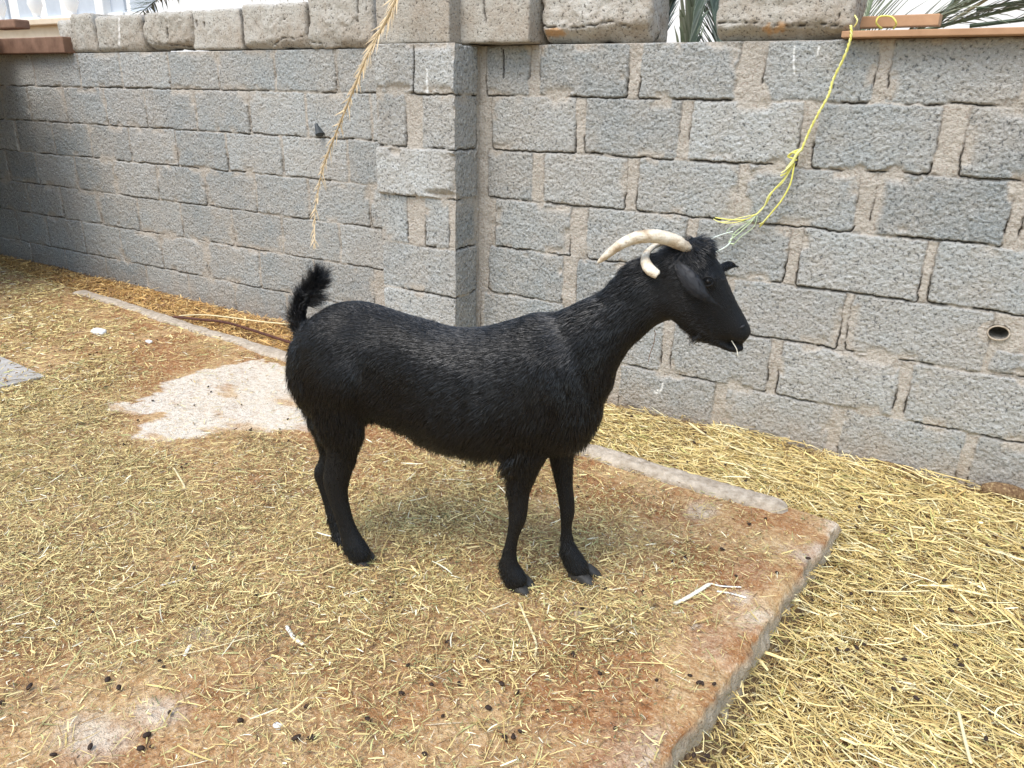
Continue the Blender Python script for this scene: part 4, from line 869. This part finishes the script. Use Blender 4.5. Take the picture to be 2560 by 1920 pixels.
# combing guide: photo point, direction on the photo, length, lift
GUIDE = [(1740, 625, .6, .5, .030, .55), (1775, 660, .5, .8, .014, .3), (1700, 610, -.6, .5, .022, .5), (1820, 750, -.5, -.4, .010, .32), (1855, 815, -.3, -.5, .006, .3), (1780, 800, -.9, -.2, .012, .32), (1720, 760, -.9, .2, .013, .3), (1680, 780, -.7, .6, .011, .22), (1745, 840, -.5, .9, .016, .4), (1835, 865, -.6, .4, .006, .3), (1660, 680, -.8, .5, .014, .25), (1780, 720, -.6, -.4, .009, .3),
 (1590, 660, -.85, .45, .042, .35), (1545, 690, -.8, .6, .048, .30), (1495, 735, -.8, .6, .048, .26), (1440, 765, -.85, .5, .042, .20), (1400, 830, -.8, .55, .034, .17), (1600, 740, -.7, .7, .026, .22), (1540, 790, -.6, .8, .030, .22), (1480, 850, -.5, .9, .030, .22), (1600, 840, -.3, .95, .016, .22), (1560, 890, -.3, .95, .018, .25), (1515, 970, -.1, 1, .032, .4), (1500, 1040, -.1, 1, .040, .45), (1455, 1100, -.1, 1, .048, .5),
 (1380, 785, -1, .25, .038, .16), (1300, 800, -1, .2, .030, .16), (1200, 825, -1, .2, .032, .17), (1080, 815, -1, .2, .032, .17), (980, 790, -1, .25, .030, .17), (880, 765, -.9, .4, .026, .17), (800, 790, -.6, .8, .026, .3),
 (1300, 900, -.8, .6, .034, .16), (1180, 920, -.8, .6, .036, .16), (1060, 920, -.8, .6, .034, .16), (960, 900, -.7, .7, .030, .16), (850, 870, -.7, .7, .028, .16), (1380, 930, -.3, .95, .028, .13), (1440, 950, -.3, .95, .028, .15),
 (1250, 1040, -.7, .75, .036, .3), (1120, 1040, -.7, .75, .036, .3), (1000, 1010, -.6, .8, .034, .3), (1270, 1125, -.2, 1, .062, .6), (1215, 1145, -.2, 1, .060, .6), (1150, 1135, -.4, .9, .034, .42), (1075, 1125, -.2, 1, .052, .6), (1000, 1080, -.5, .9, .034, .4), (930, 1060, -.3, .9, .030, .35), (1380, 1060, -.3, .95, .036, .35),
 (745, 870, -.15, 1, .034, .35), (735, 930, -.05, 1, .042, .35), (770, 1010, -.05, 1, .044, .45), (800, 1070, -.1, 1, .040, .5), (850, 950, -.3, .95, .030, .25), (890, 1020, -.1, 1, .028, .25),
 (850, 1110, 0, 1, .015, .24), (840, 1180, 0, 1, .010, .24), (850, 1250, .1, 1, .009, .25), (868, 1320, .2, 1, .009, .26), (835, 1320, -.1, 1, .016, .45), (860, 1370, -.2, 1, .022, .6), (905, 1370, .5, .9, .012, .34), (900, 1405, .3, .9, .012, .4),
 (1300, 1160, -.1, 1, .020, .25), (1275, 1200, -.3, 1, .026, .45), (1310, 1220, 0, 1, .011, .24), (1272, 1260, -.2, 1, .013, .3), (1300, 1300, 0, 1, .009, .24), (1285, 1360, 0, 1, .009, .26), (1250, 1400, -.3, 1, .018, .5), (1290, 1440, .4, .9, .012, .34), (1310, 1465, .4, .8, .012, .4),
 (1410, 1170, 0, 1, .016, .25), (1415, 1250, 0, 1, .009, .24), (1415, 1330, 0, 1, .009, .25), (1400, 1390, -.3, 1, .015, .5), (1440, 1410, .5, .8, .012, .34), (1460, 1435, .5, .7, .012, .4), (755, 790, .1, -1, .03, .5)]
def hair(name, roots, nrms, dirs, ln, lift, w, rs, parent, matl, droop=.25, flat=.30, seg=3):
    """tapered three-sided hairs combed along dirs"""
    n = len(roots); d = dirs-nrms*np.sum(dirs*nrms, 1)[:, None]; d /= np.linalg.norm(d, axis=1)[:, None]+1e-9
    d0 = d*np.sqrt(1-lift**2)[:, None]+nrms*lift[:, None]; s = np.cross(d0, nrms); s /= np.linalg.norm(s, axis=1)[:, None]+1e-9
    up = np.cross(s, d0); V = np.zeros((n, seg*3+1, 3)); p = roots-nrms*.001; dc = d0.copy(); st = (ln/seg)[:, None]; sw = rs.normal(0, .10, (n, 1))
    for i in range(seg):
        ww = (w*(1-.25*i))[:, None]
        for k in range(3):
            a = 2*math.pi*k/3+math.pi/2; V[:, i*3+k] = p+s*ww*math.cos(a)+up*ww*.6*math.sin(a)
        p = p+dc*st; dc = dc-nrms*(lift*flat)[:, None]-np.array([0, 0, 1])*droop*(ln[:, None]*8).clip(0, .5)+s*sw; dc /= np.linalg.norm(dc, axis=1)[:, None]
    V[:, seg*3] = p; b = np.arange(n)[:, None]*(seg*3+1); q4 = []
    for i in range(seg-1):
        for k in range(3): q4.append(b+np.array([i*3+k, i*3+(k+1) % 3, i*3+3+(k+1) % 3, i*3+3+k]))
    Fq = np.concatenate(q4, 0); T = np.concatenate([b+np.array([(seg-1)*3+k, (seg-1)*3+(k+1) % 3, seg*3]) for k in range(3)], 0)
    Fq3 = np.concatenate([Fq[:, [0, 1, 2]], Fq[:, [0, 2, 3]], T], 0)
    return mk(name, V.reshape(-1, 3), Fq3, matl, parent=parent, smooth=True)
def build_fur(n=95000):
    rs = np.random.RandomState(4); A, B, C = BV[TI[:, 0]], BV[TI[:, 1]], BV[TI[:, 2]]; ar = np.linalg.norm(np.cross(B-A, C-A), axis=1)
    cen = (A+B+C)/3; px, py = project(cen); px = px*K; py = py*K
    gx_ = np.array([gp(g[0], g[1]) for g in GUIDE]); gL = np.array([gl(p) for p in gx_]); cl = np.stack([(cen-G0)@HD, (cen-G0)@NN, cen[:, 2]], -1)
    ar = ar*np.where(cen[:, 2] < ZS+.01, 0, 1)
    i = rs.choice(len(ar), n, p=ar/ar.sum()); u = rs.rand(n, 1); v = rs.rand(n, 1); f = u+v > 1; u = np.where(f, 1-u, u); v = np.where(f, 1-v, v)
    P = A[i]+(B[i]-A[i])*u+(C[i]-A[i])*v; Nn = NRM[TI[i, 0]]*(1-u-v)+NRM[TI[i, 1]]*u+NRM[TI[i, 2]]*v; Nn /= np.linalg.norm(Nn, axis=1)[:, None]
    L_ = np.stack([(P-G0)@HD, P[:, 2]], -1); D = np.zeros((n, 3)); ln = np.zeros(n); lf = np.zeros(n); W = np.zeros(n)
    for g, q in zip(GUIDE, gL):
        d2 = (L_[:, 0]-q[0])**2+(L_[:, 1]-q[2])**2; w = 1/(d2+.0003)**2
        dv = HD*g[2]-np.array([0, 0, 1])*g[3]; dv = dv/np.linalg.norm(dv); D += w[:, None]*dv; ln += w*g[4]; lf += w*g[5]; W += w
    D /= W[:, None]; ln /= W; lf /= W
    D = D+rs.normal(0, .07, (n, 3)); cl_ = fbm(L_[:, 0]*38, L_[:, 1]*38+P[:, 1]*9, 7)-.5; cl2 = fbm(L_[:, 0]*38+9, L_[:, 1]*38+P[:, 1]*9, 9)-.5
    D = D+HD*(cl_*.9)[:, None]+np.array([0, 0, 1])*(cl2*.7)[:, None]
    ln = ln*rs.uniform(.65, 1.2, n)*(1+.5*cl_); lf = np.clip(lf*rs.uniform(.7, 1.35, n), .12, .75)
    hair('fur', P, Nn, D, ln, lf, np.clip(ln*.032, .00050, .0012), rs, groot, M['fur'])
build_fur()
def tail_hair():
    rs = np.random.RandomState(8); n = 5200; cl = rs.randint(0, 240, n); ct = rs.rand(240)**.7; ca = rs.uniform(0, 2*math.pi, 240); co = rs.uniform(.35, 1.3, 240); t = np.clip(ct[cl]+rs.normal(0, .02, n), 0, .999); k = t*22.9; i = k.astype(int); f = (k-i)[:, None]
    P = tp[i]*(1-f)+tp[i+1]*f; T = tp[i+1]-tp[i]; T /= np.linalg.norm(T, axis=1)[:, None]
    a = ca[cl]+rs.normal(0, .22, n); s = np.cross(T, NN); s /= np.linalg.norm(s, axis=1)[:, None]; s = s*np.sign(s@HD)[:, None]; R_ = s*np.cos(a)[:, None]+NN*np.sin(a)[:, None]*.8
    rad = np.interp(t, [0, .3, .8, 1], [.021, .011, .007, .002]); root = P+R_*rad[:, None]; back = (np.cos(a) < 0)
    out = np.interp(t, [0, .4, .75, 1], [1.3, 1.1, 1.0, 1.1])*co[cl]; D = T+R_*out[:, None]
    ln = np.interp(t, [0, .3, .7, 1], [.026, .038, .046, .046])*rs.uniform(.5, 1.25, n)*np.where(back, 1.1, .85)
    fr = (np.cos(a) > .3) & (t > .42) & (t < .66) & (cl % 3 == 0); D[fr] = HD*1.0+np.array([0, 0, .05])+rs.normal(0, .12, (fr.sum(), 3)); ln[fr] = rs.uniform(.045, .075, fr.sum())
    low = (t < .55) & ~back & ~fr; ln[low] *= .40; ln *= .92
    D /= np.linalg.norm(D, axis=1)[:, None]; lf = np.clip(np.sum(D*R_, 1), .05, .9)
    hair('tail_hair', root, R_, D, ln, lf, np.where(fr, .0009, rs.uniform(.0006, .0011, n)), rs, groot, M['fur'], droop=.07, flat=.02, seg=4)
tail_hair()
def wisps():
    rs = np.random.RandomState(12); px, py = project(BV); px = px*K; py = py*K; lat = (BV-G0)@NN; R_ = []; Nn = []; D = []; ln = []
    for x, y, L_, dx, dy, num in ((1262, 1130, .050, -.15, 1, 5), (1235, 1132, .052, -.2, 1, 6), (1205, 1132, .046, -.1, 1, 6), (1180, 1130, .034, -.2, 1, 4), (1110, 1122, .030, -.1, 1, 3), (1066, 1112, .048, .1, 1, 5), (1020, 1096, .030, -.1, 1, 3), (985, 1080, .038, .1, 1, 4), (950, 1068, .040, 0, 1, 4), (926, 1058, .026, 0, 1, 3),
         (1482, 1060, .040, .2, 1, 6), (1462, 1092, .046, .2, 1, 6), (1446, 1118, .044, .1, 1, 4), (1500, 1010, .036, .3, 1, 5), (722, 920, .044, -.12, 1, 5), (735, 960, .046, -.08, 1, 6), (752, 1000, .044, -.1, 1, 6), (775, 1038, .046, -.12, 1, 6), (798, 1070, .048, -.15, 1, 7), (812, 1095, .034, -.1, 1, 4),
         (1275, 1190, .032, -.45, 1, 4), (1276, 1225, .036, -.4, 1, 5), (1276, 1258, .030, -.35, 1, 4), (1262, 1370, .020, -.5, 1, 4), (1254, 1405, .024, -.5, 1, 5), (1402, 1385, .022, -.5, 1, 5), (820, 1300, .022, -.4, 1, 5), (838, 1345, .026, -.4, 1, 5), (862, 1380, .024, -.4, 1, 4), (1742, 836, .024, -.6, .7, 5), (1570, 665, .035, -.9, .2, 5), (1500, 722, .035, -.95, .2, 5), (1390, 778, .030, -1, .05, 4), (1080, 800, .026, -1, .15, 3), (1065, 792, .026, -.9, -.1, 2), (900, 745, .02, -1, .1, 3)):
        for c in range(num):
            d = (px-x-rs.normal(0, 7))**2+(py-y-rs.normal(0, 4))**2; ok = np.where(d < 60)[0]
            if not len(ok): continue
            i = ok[rs.randint(len(ok))]; m = 16; dv = HD*(dx+rs.normal(0, .18))-np.array([0, 0, 1])*dy+NN*rs.normal(0, .15); dv /= np.linalg.norm(dv)
            R_.append(BV[i]+rs.normal(0, .0022, (m, 3))); Nn.append(np.tile(NRM[i], (m, 1))); D.append(dv+rs.normal(0, .06, (m, 3))); ln.append(L_*rs.uniform(.7, 1.2)*rs.uniform(.6, 1.1, m))
    R_ = np.vstack(R_); Nn = np.vstack(Nn); D = np.vstack(D); ln = np.concatenate(ln); n = len(R_); D /= np.linalg.norm(D, axis=1)[:, None]
    hair('long_hair', R_, Nn, D, ln, np.clip(np.sum(D*Nn, 1), .25, .9), np.full(n, .0007), rs, groot, M['fur'], droop=.1, flat=.05, seg=4)
wisps()
# horns
def hornmat():
    m, t, b = mat('horn', .55, .4); p = t.nodes.new('ShaderNodeTexCoord').outputs['Object']; n1 = noise(t, p, 26, 5, .65); n2 = noise(t, p, 120, 4, .6)
    c = ramp(t, n1, [(.28, (.30, .20, .11)), (.42, (.58, .48, .35)), (.58, (.76, .70, .58))]); c = mix(t, ramp(t, n2, [(.3, (.6, .6, .6)), (.45, (0, 0, 0))]), c, (.25, .16, .09))
    _, ac = attr(t, 'age'); n3 = noise(t, p, 75, 4, .6); c = mix(t, math_(t, 'MULTIPLY', ac[0], ramp(t, n3, [(.38, (1, 1, 1)), (.56, (.1, .1, .1))])), c, (.20, .12, .06))
    t.links.new(c, b.inputs['Base Color']); bump(t, b, math_(t, 'ADD', n2, n1), .6, .004); return m
M['horn'] = hornmat()
def horn(rows, label=None):
    z = lambda x, y: (1440+x/4.424, 540+y/4.424)
    A = smooth_path(np.array(rows, float), 46); P = np.array([gp(*z(a[0], a[1]), a[3]) for a in A]); r = A[:, 2]/4.424*.00098
    r = r*.97*(1+.015*np.sin(np.arange(46)*1.9))*(1+.05*(fbm(np.arange(46)*.5, np.zeros(46), 90)-.5)); v, f = tube(P, r, 16, flat=.8); ag = np.repeat(np.clip(1-np.arange(46)/11., 0, 1), 16); v += ag[:, None]*.0022*(RS.rand(*v.shape)-.5)
    v += .0005*(RS.rand(*v.shape)-.5); return mk('horn', v, f, M['horn'], parent=groot, smooth=True, attrs={'age': np.stack([ag]*3, -1)})
horn([(1290, 425, 46, -.008), (1215, 352, 64, -.026), (1120, 292, 78, -.034), (1020, 252, 80, -.040), (900, 226, 82, -.048), (780, 224, 80, -.055), (650, 244, 73, -.062), (520, 300, 64, -.068), (410, 375, 53, -.070), (320, 450, 40, -.070), (262, 500, 26, -.068), (236, 516, 8, -.068)])
horn([(1230, 380, 44, .022), (1130, 320, 56, .032), (1020, 285, 56, .045), (930, 300, 44, .050), (855, 340, 34, .030), (795, 395, 36, .000), (765, 465, 44, -.030), (778, 535, 52, -.052), (818, 592, 54, -.062), (862, 625, 50, -.066), (902, 648, 42, -.066), (908, 652, 20, -.066)])
def ear(rows, t0, parent=groot):
    """rows: centre x,y, half width, lateral; on the zoomed head print"""
    z = lambda x, y: (1440+x/4.424, 540+y/4.424); A = smooth_path(np.array(rows, float), 26); V = []; n = 14
    C = np.array([gp(*z(a[0], a[1]), a[3]) for a in A]); T = np.gradient(C, axis=0); T /= np.linalg.norm(T, axis=1)[:, None]
    for c, tt, a in zip(C, T, A):
        w = a[2]/4.424*.00098; side = np.cross(tt, -NN); side /= np.linalg.norm(side); out = np.cross(side, tt)
        for k in range(n):
            th = 2*math.pi*k/n; cu = math.cos(th); V.append(c+side*w*cu+out*(-.30*w*(cu*cu)+.0022*math.sin(th)+.25*w))
    Fc = [(i*n+k, i*n+(k+1) % n, (i+1)*n+(k+1) % n, (i+1)*n+k) for i in range(len(A)-1) for k in range(n)]+[tuple(range(n)), tuple((len(A)-1)*n+k for k in range(n-1, -1, -1))]
    return mk('ear', V, Fc, M['earm'], parent=parent, smooth=True)
ear([(1060, 510, 40, -.036), (1130, 560, 54, -.052), (1200, 635, 70, -.066), (1270, 722, 82, -.074), (1335, 802, 76, -.078), (1395, 862, 56, -.080), (1460, 915, 34, -.078), (1530, 958, 18, -.075), (1592, 1002, 3, -.072)], 0)
ear([(1500, 600, 30, .050), (1580, 590, 40, .085), (1650, 560, 44, .105), (1710, 545, 36, .115), (1765, 555, 6, .120)], 0)
def ear_fur():
    rs = np.random.RandomState(3); k = 0
    for o in [c for c in groot.children if c.name.startswith('ear')]:
        m = o.data; n = len(m.vertices); V = np.zeros(n*3, np.float32); m.vertices.foreach_get('co', V); V = V.reshape(-1, 3).astype(float)+np.array(groot.location); Nr = np.zeros(n*3, np.float32); m.vertices.foreach_get('normal', Nr); Nr = Nr.reshape(-1, 3).astype(float)
        w = 14; q = rs.randint(0, n-w, 900); q2 = np.where(q % w == w-1, q-w+1, q+1); f = rs.rand(900, 1); g = rs.rand(900, 1)
        P = (V[q]*(1-f)+V[q2]*f)*(1-g)+(V[q+w]*(1-f)+V[q2+w]*f)*g; D = V[q+w]-V[q]; D /= np.linalg.norm(D, axis=1)[:, None]+1e-9; D += rs.normal(0, .12, D.shape)
        hair('ear_hair', P, Nr[q], D, rs.uniform(.006, .012, 900), np.full(900, .25), np.full(900, .0005), rs, groot, M['fur'])
ear_fur()
# eyes, nostrils
def ball(name, c, r, m, sq=(1, 1, 1), parent=groot):
    bm = bmesh.new(); bmesh.ops.create_uvsphere(bm, u_segments=20, v_segments=14, radius=r); V = np.array([v.co[:] for v in bm.verts])*np.array(sq)+c; Fc = [tuple(v.index for v in f.verts) for f in bm.faces]; bm.free(); return mk(name, V, Fc, m, parent=parent, smooth=True)
def surf(x, y, side=-1):
    """point of the body under a photo point (near side), or mirrored"""
    px, py = project(BV); px = px*K; py = py*K; d = (px-x)**2+(py-y)**2; lat = (BV-G0)@NN; ok = np.where(d < 60)[0]; i = ok[np.argmin(lat[ok])]; return BV[i], NRM[i]
ep, en = surf(1768, 703); eye_ = ball('eye', ep-en*.004, .0070, M['eye'])
lat = (ep-G0)@NN; ball('eye', ep-en*.004-NN*2*(lat-.004)*1.0, .0070, M['eye'])
# eyelid ridge
a = [ep+en*.0035+HD*x_+np.array([0, 0, z_]) for x_, z_ in ((-.013, .001), (-.008, .008), (0, .0105), (.008, .008), (.013, .0))]
v, f = tube(smooth_path(a, 14), .0019, 8); mk('eyelid', v, f, M['skin'], parent=groot, smooth=True)
a = [ep+en*.0035+HD*x_+np.array([0, 0, z_]) for x_, z_ in ((-.013, .001), (-.007, -.008), (0, -.009), (.008, -.006), (.013, .0))]
v, f = tube(smooth_path(a, 14), .0015, 8); mk('eyelid', v, f, M['skin'], parent=groot, smooth=True)
np_, nn_ = surf(1861, 815); v, f = tube([np_+nn_*.001-HD*.006+np.array([0, 0, -.004]), np_+nn_*.0015, np_+nn_*.001+HD*.005+np.array([0, 0, .004])], [.0015, .003, .0015], 8)
mk('nostril', v, f, M['earm'], parent=groot, smooth=True)
# hooves: two toes each
def hoof(x, y, t, L=.055, spread=.014, yaw=0.0, w=.016, h=.034):
    c = onZ(x, y, ZS+.001, 1.0); V = []; parts = []; ca, sa = math.cos(yaw), math.sin(yaw); fw = HD*ca+NN*sa; lt = -HD*sa+NN*ca
    for s in (-1, 1):
        f2 = fw*math.cos(.16)+lt*s*math.sin(.16); l2 = np.cross(np.array([0, 0, 1]), f2); R_ = []
        for q, (dx, ww, hh) in enumerate(((-.6, .6, .9), (-.3, 1, 1), (.05, 1, .85), (.3, .85, .55), (.45, .5, .3), (.52, .15, .12))):
            cc = c+lt*s*spread+f2*L*dx; R_.append(ring(cc+np.array([0, 0, h*hh*.5]), np.array([0, 0, h*hh*.5]), l2*w*ww, 14, 2.6))
        parts.append(loft(R_))
    V, Fc = join(parts); mk('hoof', V, Fc, M['hoofm'], parent=groot, smooth=True)
hoof(1302, 1472, 0, yaw=-.25, L=.062, h=.038, w=.017); hoof(1464, 1446, 0, yaw=-.2, spread=.020, L=.068, h=.034); hoof(908, 1405, 0, yaw=-.1, L=.056, h=.036); hoof(888, 1378, 0, L=.045)
# straw held in the mouth, twig caught on the throat
v, f = tube(smooth_path([gp(1823, 842, -.018), gp(1833, 858, -.02), gp(1842, 874, -.022), gp(1845, 892, -.022)], 10), [.0009]*9+[.0003], 6)
o = mk('hay_wisp', v, f, M['straw'], attrs={'tint': np.tile((.85, .82, .70), (len(v), 1))}); tag(o, 'thin pale straw sticking out of the goat mouth', 'wisp')
v, f = tube(smooth_path([gp(1636, 824, -.01), gp(1638, 836, -.012), gp(1634, 860, -.012), gp(1625, 885, -.012), gp(1621, 905, -.012)], 14), .0008, 6)
o = mk('thin_twig', v, f, M['wood']); tag(o, 'thin dark twig dangling from the goat throat', 'twig')
print('done')
